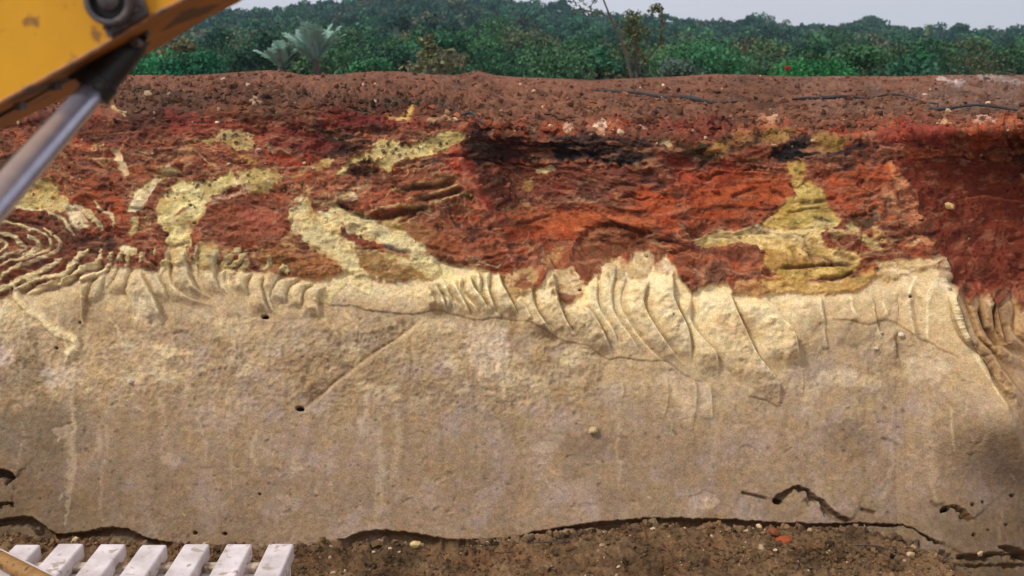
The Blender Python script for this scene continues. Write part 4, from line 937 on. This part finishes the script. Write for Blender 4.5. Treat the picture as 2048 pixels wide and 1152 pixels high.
# ------------------------------------------------------------------ excavator arm, upper left
ex = empty('excavator', (-0.9, 1.6, 2.2)); tag(ex, 'yellow excavator boom with black cylinder head and chrome ram across the upper left corner', 'excavator')
EO = Vector(ex.location)
def A_(px, py, D): return Vector(at_depth(px, py, D))-EO
D1, D2 = 1.50, 1.795
def slab(poly, Dn, Df, name, mat, bevel=0.004):
    """a plate: the outline on the near plane, and the same outline pushed back along Y to the far plane"""
    m = MB(); a = [A_(x, y, Dn) for x, y in poly]; b = [p+Vector((0, Df-Dn, 0)) for p in a]; n = len(a)
    m.add(a+b, [tuple(range(n)), tuple(range(n, 2*n))[::-1]]+[(i, i+n, (i+1) % n+n, (i+1) % n) for i in range(n)])
    return m.build(name, mat, ex, False, bevel)
e0 = [(-420, 415), (0, 206), (100, 152), (210, 90), (300, 34), (372, -2), (760, -225)]      # lower edge of the near side plate
up = [(760, -520), (200, -420), (-420, -100)]
slab(e0+up, D1, D1+.012, 'side_plate', M_YEL, .002)
slab(e0+up, D2-.012, D2, 'side_plate', M_YEL2, .002)
# bottom plate between the side plates
m = MB(); th = .012
for i in range(len(e0)-1):
    a, b = A_(*e0[i], D1), A_(*e0[i+1], D1); dv_ = (b-a).normalized(); nn = Vector((-dv_.z, 0, dv_.x))*-1
    inn = -nn*th*1.0
    a0, b0 = a+Vector((0, .013, 0)), b+Vector((0, .013, 0)); a1_, b1_ = a+Vector((0, D2-D1-.013, 0)), b+Vector((0, D2-D1-.013, 0))
    v = [a0-nn*.004, b0-nn*.004, b1_-nn*.004, a1_-nn*.004, a0-nn*.016, b0-nn*.016, b1_-nn*.016, a1_-nn*.016]
    m.add(v, [(0, 1, 2, 3), (7, 6, 5, 4), (0, 4, 5, 1), (3, 2, 6, 7)]+([(0, 3, 7, 4)] if i == 0 else [])+([(1, 5, 6, 2)] if i == len(e0)-2 else []))
m.build('bottom_plate', M_YEL2, ex)
# worn weld bead along the plate edge
m = MB(); pts = [A_(x, y, D1)+Vector((0, -.001, 0)) for x, y in e0]; m.tube(pts, .0035, 6); m.build('weld_bead', M_EDGE, ex, True)
# pivot: flange, ring, recessed pin
cxp, cyp = 232, 4
ctr = A_(cxp, cyp, D1)
def disc(c, r0, r1, y0, y1, mb, n=40):
    v = []; 
    for (r, y) in ((r0, y0), (r1, y0), (r1, y1), (r0, y1)):
        for k in range(n): a = 2*math.pi*k/n; v.append((c[0]+r*math.cos(a), c[1]+y, c[2]+r*math.sin(a)))
    f = []
    for j in range(4):
        for k in range(n): f.append((j*n+k, j*n+(k+1) % n, ((j+1) % 4)*n+(k+1) % n, ((j+1) % 4)*n+k))
    mb.add(v, f)
slab([(196, -60), (192, 0), (194, 22), (203, 48), (211, 70), (217, 76), (296, 30), (291, 14), (284, -6), (280, -60)], D1-.012, D1-.0005, 'pivot_flange', M_CAST, .004)
mb = MB(); disc(ctr, .0255, .0335, -.036, -.0115, mb); mb.build('pivot_ring', M_CAST, ex, True, .002)
mb = MB(); mb.tube([ctr+Vector((0, -.013, 0)), ctr+Vector((0, -.022, 0))], .0258, 32); mb.build('pivot_cap', M_BLACK, ex, True, .002)
mb = MB(); mb.tube([ctr+Vector((0, -.02, .002)), ctr+Vector((0, -.03, .002)), ctr+Vector((0, -.034, .002))], [.016, .015, .010], 24); mb.build('pin', M_CAST, ex, True)
for x, y in ((213, 55), (275, 20), (222, 70)):
    c = A_(x, y, D1-.012); mb = MB(); mb.tube([c, c+Vector((0, -.006, 0))], .0042, 6); mb.build('bolt', M_CAST, ex, False, .0006)
# ram: rod eye and black head under the boom, chrome rod coming towards the camera
pt, pm, pb = A_(268, 86, 1.62), A_(183, 186, 1.58), A_(-190, 612, 0.93)
dr = (pm-pt).normalized()
mb = MB(); mb.tube([pt-dr*.012, pt, pt+dr*.02, pm-dr*.028, pm-dr*.026, pm], [.016, .0215, .0235, .0245, .0285, .0285], 32); mb.build('cylinder_head', M_BLACK, ex, True)
dn_ = (pb-pm).normalized(); mb = MB(); mb.tube([pm-dr*.01, pm, pb], .0198, 40); mb.build('ram_rod', M_CHROME, ex, True)
mb = MB(); c = A_(197, 170, 1.56); mb.tube([c, c+Vector((0.004, -.010, -.002))], .0055, 8); mb.build('bolt', M_CAST, ex, False, .001)
mb = MB(); c = A_(271, 85, 1.585); mb.tube([c+Vector((0, .015, 0)), c+Vector((0, -.006, 0))], .0075, 12); mb.build('pin', M_CAST, ex, True, .001)
slab([(120, 150), (150, 126), (215, 88), (262, 62), (290, 70), (286, 88), (262, 112), (230, 150), (180, 172), (160, 178), (175, 150)], 1.66, 1.70, 'shadow_lug', M_BLACK, .004)  # black plates put in for the dark shadow under the boom
slab([(130, 148), (215, 88), (285, 60), (300, 66), (280, 100), (200, 150), (140, 160)], 1.60, 1.605, 'shadow_lug', M_BLACK, .001)
mb = MB(); mb.tube([A_(232, 112, 1.66), A_(190, 150, 1.66), A_(165, 180, 1.64), A_(100, 248, 1.5), A_(40, 310, 1.38), A_(-10, 352, 1.28), A_(-120, 455, 1.1), A_(-260, 600, .95)], .0068, 12); mb.build('hose', M_RUB, ex, True)

mb = MB(); mb.tube([A_(-60, 262, 1.62), A_(60, 196, 1.62), A_(140, 150, 1.62), A_(200, 118, 1.60)], .0045, 10); mb.build('hydraulic_line', M_RUB, ex, True)
for x, y in ((40, 207), (110, 168)):
    c = A_(x, y, 1.61); mb = MB(); mb.box(c-Vector((.006, .012, .010)), c+Vector((.006, .012, .010))); mb.build('clamp', M_CAST, ex, False, .002)
c = A_(290, 55, D1+.1); mb = MB(); mb.tube([c, c+Vector((.004, -.004, -.012))], .004, 8); mb.build('grease_nipple', M_CAST, ex, True)
# ------------------------------------------------------------------ white slatted pallet, lower left
zt = 0.30
corner = Vector(at_z(588, 1087, zt)); pl = empty('pallet', (corner.x-.68, corner.y-.5, 0)); tag(pl, 'chalky white slatted pallet standing on the ground at the lower left', 'pallet')
PO = Vector(pl.location)
xr, yb = corner.x-PO.x, corner.y-PO.y
pitch = .172; ww = .104; hh = .065; Lp = 1.15
for k in range(8):
    x1_ = xr-k*pitch; m = MB(); m.box((x1_-ww, yb-Lp, zt-hh), (x1_, yb+rng.normal()*.004, zt+rng.normal()*.0015)); m.build('slat', M_WHITE, pl, False, .009, 3)
for y in (yb-.075, yb-.21, yb-.75):
    m = MB(); m.box((xr-7*pitch-ww-.01, y-.045, zt-.11), (xr-.004, y, zt-.040)); m.build('stringer', M_WHITE2, pl, False, .006)
m = MB(); m.box((xr-7*pitch-ww, yb-Lp+.01, .0), (xr-.012, yb-.02, zt-hh-.004)); m.build('base', M_WHITE, pl, False, .01)
a, b = Vector(at_z(-130, 1042, zt+.02)), Vector(at_z(105, 1156, zt+.02)); dv_ = (b-a)
m = MB(); m.tube([a-PO-dv_*.5, b-PO+dv_*.9], .014, 10); m.build('edge_rail', M_WHITE, pl, True)
a, b = Vector(at_z(-140, 1047, zt+.045)), Vector(at_z(92, 1165, zt+.045)); dv_ = (b-a)
pe = empty('pole', (a+b)/2); tag(pe, 'ochre yellow pole lying across the corner of the white pallet', 'pole')
m = MB(); m.tube([a-Vector(pe.location)-dv_*.4, b-Vector(pe.location), b-Vector(pe.location)+dv_*.8], .030, 16); m.build('shaft', M_POLE, pe, True)

# ------------------------------------------------------------------ hills
SIL = P('-800,36 0,31 300,24 420,18 500,14 560,10 620,4 690,-2 730,-14 800,-20 900,-22 960,-15 1050,-10 1100,0 1160,16 1220,22 1280,30 1340,34 1400,36 1500,32 1560,44 1640,44 1700,34 1760,46 1850,58 1900,54 1960,51 2000,56 2048,70 2400,81 3000,86')
RD = 190.0                                          # distance of the skyline
def hillz(x, y):
    px = 1024+F*x/np.maximum(y, 1)*1.0
    px = 1024+(px-1024)*0.985
    row = np.interp(px, SIL[:, 0], SIL[:, 1])
    t = np.clip((y-42)/(RD-42), 0, 1.0)
    rw = 112+(row-112)*t**0.55                      # row of the tree tops on the slope: rises steadily to the skyline
    z = EYE+np.minimum(y, RD)*np.tan(np.arctan(-(rw-576)/F)-PITCH)-4.6
    t2 = np.clip((y-RD)/250, 0, 1); return z*(1-t2)-6*t2
hx = np.linspace(-260, 260, 160); hy = np.concatenate([np.linspace(20, 200, 60), np.linspace(206, 600, 30)])
HX, HY = np.meshgrid(hx, hy); HZ = hillz(HX, HY)+0.8*perlin(np.stack([HX, HY, 0*HX], -1), .05, 3)
ii = np.arange(HX.size).reshape(HX.shape); Fh = np.stack([ii[:-1, :-1], ii[:-1, 1:], ii[1:, 1:], ii[1:, :-1]], -1).reshape(-1, 4)
tag(mesh_np('hills', np.stack([HX, HY, HZ], -1).reshape(-1, 3), Fh, M_HILL, col=np.tile(lin((46, 60, 34)), (HX.size, 1))), kind='structure')

# foliage: clusters of leaf-sized faces spread through a lumpy volume
def leaves(centres, radii, per, size, cols, r_, squash=.8, elong=1.6):
    """every cluster centre gets `per` leaves; returns vertices, quads, colours"""
    n = len(centres)*per
    cen = np.repeat(centres, per, 0); rad = np.repeat(radii, per)[:, None]
    d = r_.normal(size=(n, 3)); d /= np.linalg.norm(d, axis=1)[:, None]
    p = cen + d*rad*(0.45+0.6*r_.rand(n, 1)**.6)*np.array([1, 1, squash])
    nrm = d+0.8*r_.normal(size=(n, 3)); nrm /= np.linalg.norm(nrm, axis=1)[:, None]
    a = np.cross(nrm, r_.normal(size=(n, 3))); a /= np.linalg.norm(a, axis=1)[:, None]; b = np.cross(nrm, a)
    s = (size*(0.6+0.8*r_.rand(n)))[:, None] if np.isscalar(size) else (np.repeat(size, per)*(0.6+0.8*r_.rand(n)))[:, None]
    v = np.stack([p-a*s*elong*.5, p+b*s*.5, p+a*s*elong*.5, p-b*s*.5], 1).reshape(-1, 3)
    f = np.arange(4*n).reshape(n, 4)
    c = np.repeat(cols, per, 0)*(1+0.30*r_.normal(size=(n, 1))); c = np.clip(np.repeat(c, 4, 0), .003, .6)
    return v, f, c
def crown_clusters(r, n, r_, flat=.75):
    d = r_.normal(size=(n, 3)); d /= np.linalg.norm(d, axis=1)[:, None]; d[:, 2] = np.where(d[:, 2] < -.35, -d[:, 2], d[:, 2])
    k = (.45+.55*r_.rand(n))[:, None]
    return d*k*r*np.array([1, 1, flat])
GR = [lin(c) for c in ((38, 82, 54), (44, 90, 56), (36, 74, 54), (56, 96, 58), (32, 66, 50), (72, 104, 62), (60, 88, 56))]
KG = 1.25
# far forest: one mass
r_ = np.random.RandomState(11); cen, rad, siz, cl = [], [], [], []
n_tree = 0
for i in range(1700):
    y = 42+(RD+6-42)*r_.rand()**.8; x = (r_.rand()*2-1)*y*.68
    z = float(hillz(np.array(x), np.array(y))); R_ = r_.uniform(1.3, 2.9)*(0.6+.4*y/RD); hgt = 4.6-R_*.75-abs(r_.normal())*.6+(r_.rand() < .06)*.8
    nc = 8; q_ = crown_clusters(R_, nc, r_)+np.array([x, y, z+hgt])
    base = GR[r_.randint(5)]*KG*r_.uniform(.45, 1.3)
    if r_.rand() < .12: base = lin((98, 104, 74))*KG*.7
    base = base*(1+.55*float(perlin(np.array([[x/9., y/14., 0]]), 1.0, 3)[0])); far = (y-42)/(RD-42); base = base*(1-.35*far)+lin((30, 66, 62))*KG*.8*.35*far  # teal tint growing with distance: haze painted into the leaf colour
    for k in range(nc): cen.append(q_[k]); rad.append(R_*.36); siz.append(.12+.0013*y); cl.append(base*r_.uniform(.7, 1.35))
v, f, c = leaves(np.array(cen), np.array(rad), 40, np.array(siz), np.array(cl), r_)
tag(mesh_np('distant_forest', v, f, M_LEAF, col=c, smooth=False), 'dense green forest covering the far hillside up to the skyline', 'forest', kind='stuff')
# thicket below it, behind the terrace
cen, rad, siz, cl = [], [], [], []
for i in range(230):
    y = r_.uniform(22, 44); x = (r_.rand()*2-1)*y*.68; z0 = -.9+.02*(y-22)
    rowt = r_.uniform(66, 126)-(10 if x < 0 else -14); ztop = EYE+y*math.tan(math.atan(-(rowt-576)/F)-PITCH)
    R_ = r_.uniform(.5, 1.0)*(1+1.0*(r_.rand() < .25)); nc = 12; q_ = crown_clusters(R_, nc, r_)+np.array([x, y, ztop-R_*.7])
    base = GR[r_.randint(7)]*KG*r_.uniform(.5, 1.35); base = lin((96, 96, 66))*KG*.9 if r_.rand() < .10 else base
    for k in range(nc): cen.append(q_[k]); rad.append(R_*.40); siz.append(.07); cl.append(base*r_.uniform(.7, 1.35))
    for k in range(5): cen.append(np.array([x+r_.normal()*.6, y, ztop-R_-.25-.35*k])); rad.append(.55); siz.append(.09); cl.append(base*.8)
v, f, c = leaves(np.array(cen), np.array(rad), 90, np.array(siz), np.array(cl), r_)
tag(mesh_np('thicket', v, f, M_LEAF, col=c, smooth=False), 'tangled green thicket filling the hollow behind the bare terrace', 'thicket', kind='stuff')

# shrubs and trees one can tell apart
def shrub(px, rowtop, wpx, D, c, label, name='shrub', cat='shrub', tall=1.0, group=None, leaf=.05, per=100, nc=26, loose=.40):
    r_ = np.random.RandomState(int(px)); ztop = EYE+D*math.tan(math.atan(-(rowtop-576)/F)-PITCH); x = (px-1024)/F*D*1.0/ (cP) * 1.0
    x = float(at_depth(px, rowtop, D)[0]); R_ = wpx/F*D/2
    g = -0.9; e = empty(name, (x, D, g)); tag(e, label, cat, group)
    flat = tall*.75; cz = ztop-R_*flat-g
    q_ = crown_clusters(R_, nc, r_, flat)+np.array([0, 0, cz])
    cols = np.array([lin(c)*KG*r_.uniform(.6, 1.4) for _ in range(nc)])
    v, f, cc = leaves(q_, np.full(nc, R_*loose), per, leaf, cols, r_)
    mesh_np('crown', v, f, M_LEAF, e, cc, False)
    m = MB(); m.tube([(0, 0, 0), (R_*.1, 0, cz*.5), (0, 0, cz)], [.09, .06, .03], 7)
    for k in range(5): t = q_[k]; m.tube([(R_*.05, 0, cz*.45), tuple((t+np.array([0, 0, cz*.6]))*.5), tuple(t)], [.04, .03, .012], 5)
    m.build('trunk', M_BARK, e, True)
SH = [
 (300, 108, 150, 20, (34, 112, 66), 'bright emerald shrub directly beside the black cylinder head', 1.0),
 (390, 112, 130, 19, (30, 96, 60), 'low emerald shrub between the boom and the left palm', .8),
 (470, 92, 150, 24, (44, 86, 58), 'dark shrub just left of the left palm', 1.0),
 (735, 118, 90, 21, (44, 94, 56), 'small leafy shrub at the right foot of the right palm', .9),
 (790, 92, 130, 24, (26, 66, 46), 'rounded dark green bush behind the low mound', 1.0),
 (930, 66, 160, 28, (50, 96, 58), 'broad green bush above the pointed dirt heap', 1.2),
 (1000, 40, 120, 34, (58, 96, 60), 'tall light green tree under the middle of the skyline', 1.5),
 (1060, 46, 110, 33, (88, 98, 70), 'thin brownish green tree left of the leaning trunk', 1.5),
 (1110, 100, 150, 22, (60, 98, 62), 'pale green bush left of the foot of the leaning trunk', .9),
 (1190, 78, 150, 26, (34, 84, 52), 'dense green bush behind the leaning trunk', 1.1),
 (1420, 96, 170, 24, (38, 98, 58), 'wide green bush to the right of the drooping sapling', .9),
 (1365, 122, 90, 21, (76, 98, 82), 'grey green bush right at the foot of the drooping sapling', .9),
 (1640, 138, 190, 20, (32, 104, 52), 'low grassy green bush along the terrace edge on the right', .35),
 (1830, 108, 90, 24, (30, 96, 50), 'small vivid green bush among brownish ones on the right', 1.0),
 (1770, 96, 110, 27, (74, 88, 56), 'olive brown bush left of the small vivid green one', 1.1),
 (1930, 92, 170, 25, (82, 88, 56), 'large olive brown bush near the right end of the terrace', 1.1),
]
for px, rt, wp, D, c, lb, ta in SH: shrub(px, rt, wp, D, c, lb, tall=ta)
shrub(1858, 50, 22, 150, (96, 116, 70), 'slim pale tree top sticking out of the right skyline', 'tree', 'tree', tall=2.0, leaf=.3, per=14, nc=12)
shrub(1838, 56, 16, 150, (60, 90, 66), 'darker small tree top left of the slim pale one on the skyline', 'tree', 'tree', tall=1.4, leaf=.3, per=14, nc=10)
shrub(712, 10, 22, 185, (40, 72, 60), 'rounded tree top standing out where the left skyline steps up', 'tree', 'tree', tall=1.0, leaf=.4, per=14, nc=12)

# palms
def palm(px, row, D, r, label, n=13, seed=1):
    r_ = np.random.RandomState(seed); base = at_depth(px, row, D); g = -0.9
    e = empty('palm', (float(base[0]), D, g)); tag(e, label, 'palm tree', 'feathery palms behind the terrace')
    cz = float(base[2])-g; Vs, Fs, Cs = [], [], []
    for k in range(n):
        az = 2*math.pi*k/n+r_.normal()*.2; el = math.radians(r_.uniform(48, 86)); L = r*r_.uniform(.85, 1.15)
        h = np.array([math.cos(az), math.sin(az)*.8, 0]); pts = []
        for t in np.linspace(0, 1, 24):
            q_ = h*L*t*math.cos(el)*(1+.25*t)+np.array([0, 0, L*(t*math.sin(el)-.50*t*t*(1.15-math.sin(el)*.75))]); pts.append(q_)
        pts = np.array(pts); tc_ = lin((150, 184, 168))*r_.uniform(.75, 1.25)
        for i in range(1, 23):
            for q2 in (0, .5):
                p = pts[i]*(1-q2)+pts[i+1]*q2; tg = pts[i+1]-pts[i]; tg /= np.linalg.norm(tg)
                sd = np.cross(tg, [0, 0, 1.0]); sd /= max(np.linalg.norm(sd), 1e-6)
                ll = r*.26*math.sin(math.pi*(i+q2+1.5)/26)**.6
                for s_ in (-1, 1):
                    tip = p+sd*s_*ll*.8+tg*ll*.55+np.array([0, 0, -.18*ll+.10*ll*r_.normal()]); w_ = tg*.012
                    b = len(Vs)*1; Vs += [p-w_, p+w_, tip+w_*.4, tip-w_*.4]; Fs.append([b, b+1, b+2, b+3]); Cs += [tc_]*4
    V_ = np.array(Vs)+np.array([0, 0, cz]); mesh_np('fronds', V_, np.array(Fs), M_LEAF, e, np.array(Cs), False)
    m = MB(); m.tube([(0, 0, 0), (.03, 0, cz*.5), (0, 0, cz+.05)], [.05, .05, .05], 9); m.build('trunk', M_BARK, e, True)
palm(632, 126, 15.0, .68, 'taller feathery palm, the right one of the two', 17, 3)
palm(566, 140, 15.2, .52, 'shorter feathery palm left of the taller one', 15, 5)

# thin leaning tree
def px3(px, py, D, o): return Vector(at_depth(px, py, D))-o
lt = empty('leaning_tree', Vector(at_depth(1265, 166, 16))); tag(lt, 'thin bare tree leaning left with a few twigs of leaves against the sky', 'tree'); o = Vector(lt.location)
m = MB(); m.tube([px3(1268, 240, 16, o), px3(1263, 155, 16, o), px3(1252, 110, 16, o), px3(1240, 75, 16, o), px3(1222, 38, 16, o), px3(1207, 0, 16, o), px3(1196, -28, 16, o), px3(1180, -70, 16, o)], [.028, .026, .022, .019, .016, .012, .010, .006], 8); m.build('trunk', M_BARK, lt, True)
for s in ([(1220, 36), (1205, 27), (1190, 25), (1176, 30)], [(1196, -28), (1180, -12), (1165, 2), (1150, 8)], [(1203, -10), (1188, 2), (1180, 14)], [(1190, 25), (1160, 18), (1145, 20)]):
    m = MB(); m.tube([px3(x, y, 16+.1*k, o) for k, (x, y) in enumerate(s)], [.012, .009, .006, .004][:len(s)], 5); m.build('branch', M_BARK, lt, True)
r_ = np.random.RandomState(5); q_ = np.array([list(px3(x+r_.normal()*3, y+r_.normal()*3, 16+r_.normal()*.05, o)) for x, y in ((1140, 3), (1150, 8), (1165, 4), (1172, 10), (1180, 14), (1183, 20), (1192, 2), (1160, 18), (1148, 22), (1176, 30), (1168, 30), (1196, 26), (1188, -2), (1156, -4), (1235, 42), (1228, 50))])
v, f, c = leaves(q_, np.full(len(q_), .045), 7, .030, np.tile(lin((74, 84, 60))*1.1, (len(q_), 1)), r_); mesh_np('leaves', v, f, M_LEAF, lt, c, False)

# drooping sapling
sp = empty('sapling', Vector(at_depth(1290, 160, 17))); tag(sp, 'spindly sapling with drooping olive leaves and two nodding tips', 'tree'); o = Vector(sp.location)
m = MB(); m.tube([px3(1280, 230, 17, o), px3(1272, 130, 17, o), px3(1270, 60, 17, o), px3(1264, 22, 17, o), px3(1258, 18, 17, o), px3(1252, 26, 17, o)], [.03, .025, .018, .011, .008, .005], 7); m.build('trunk', M_BARK, sp, True)
m = MB(); m.tube([px3(1276, 140, 17, o), px3(1318, 90, 17.1, o), px3(1326, 50, 17.1, o), px3(1322, 26, 17.1, o), px3(1312, 15, 17.1, o), px3(1302, 20, 17.1, o), px3(1296, 28, 17.1, o)], [.02, .016, .012, .009, .007, .005, .004], 7); m.build('branch', M_BARK, sp, True)
q_ = []
for i in range(90): 
    t = r_.rand(); q_.append(list(px3(1272+r_.normal()*(8+10*t), 24+100*t, 17+r_.normal()*.1, o)))
for i in range(26):
    t = r_.rand(); x, y = [(1300+26*t*1.0, 22-6*math.sin(3.1*t)) , (1324+r_.normal()*4, 22+80*t)][i % 2]; q_.append(list(px3(x+r_.normal()*2, y, 17.1, o)))
q_ = np.array(q_); v, f, c = leaves(q_, np.full(len(q_), .05), 9, .034, np.tile(lin((86, 92, 48))*1.15, (len(q_), 1)), r_, squash=1.6); mesh_np('leaves', v, f, M_LEAF, sp, c, False)

# dead stem with a pale leaf
ds = empty('dead_stem', Vector(at_depth(852, 150, 18))); tag(ds, 'dark upright dead stem with a drooping yellowish leaf behind the terrace', 'plant'); o = Vector(ds.location)
m = MB(); m.tube([px3(854, 200, 18, o), px3(855, 140, 18, o), px3(853, 95, 18, o), px3(852, 62, 18, o)], [.032, .03, .022, .010], 7); m.build('stem', M_BARK, ds, True)
q_ = np.array([list(px3(855+r_.normal()*10, 102+r_.normal()*14, 18, o)) for _ in range(26)]); v, f, c = leaves(q_, np.full(26, .05), 12, .06, np.tile(lin((122, 130, 84)), (26, 1)), r_); mesh_np('leaf', v, f, M_LEAF, ds, c, False)
# red flower heads
for px, py, D, rr, lb in ((249, 138, 14, .035, 'small red flower beside the black cylinder head'), (1575, 136, 16, .04, 'small dull red flower head at the right edge of the green')):
    fe = empty('flower', Vector(at_depth(px, py+20, D))); tag(fe, lb, 'flower'); o = Vector(fe.location)
    q_ = np.array([list(px3(px, py, D, o))]); v, f, c = leaves(q_, np.array([rr]), 90, .03, np.tile(lin((190, 60, 46)), (1, 1)), r_); mesh_np('petals', v, f, M_LEAF, fe, c, False)
    m = MB(); m.tube([px3(px, py+40, D, o), px3(px, py, D, o)], .008, 6); m.build('stalk', M_BARK, fe, True)
# thin pale trunks showing in the thicket
# lattice mast on the left skyline
ms = empty('mast', Vector(at_depth(671, 30, 230))); tag(ms, 'faint grey lattice mast rising above the left skyline', 'mast'); o = Vector(ms.location)
for sx in (-.35, .35):
    m = MB(); m.box((sx-.07, -.07, -6), (sx+.07, .07, 7)); m.build('leg', M_CAST, ms)
m = MB()
for k in range(12): m.tube([(-.35*(-1)**k, 0, -5+k), (.35*(-1)**k, 0, -4+k)], .04, 5)
m.build('bracing', M_CAST, ms)

# ------------------------------------------------------------------ humid air
m = bpy.data.materials.new('humid_air'); m.use_nodes = True; t = m.node_tree; t.nodes.clear()
out = t.nodes.new('ShaderNodeOutputMaterial'); pv = t.nodes.new('ShaderNodeVolumePrincipled'); pv.inputs['Density'].default_value = 0.00075
pv.inputs['Color'].default_value = (0.50, 0.80, 0.92, 1); pv.inputs['Anisotropy'].default_value = 0.2
t.links.new(pv.outputs[0], out.inputs['Volume'])
mb = MB(); mb.box((-880, -60, -7), (880, 640, 32)); hz = mb.build('haze', m); tag(hz, 'thin humid haze in the air between the cut and the hills', 'haze', kind='stuff')

S.render.engine = 'CYCLES'
S.cycles.max_bounces = 6
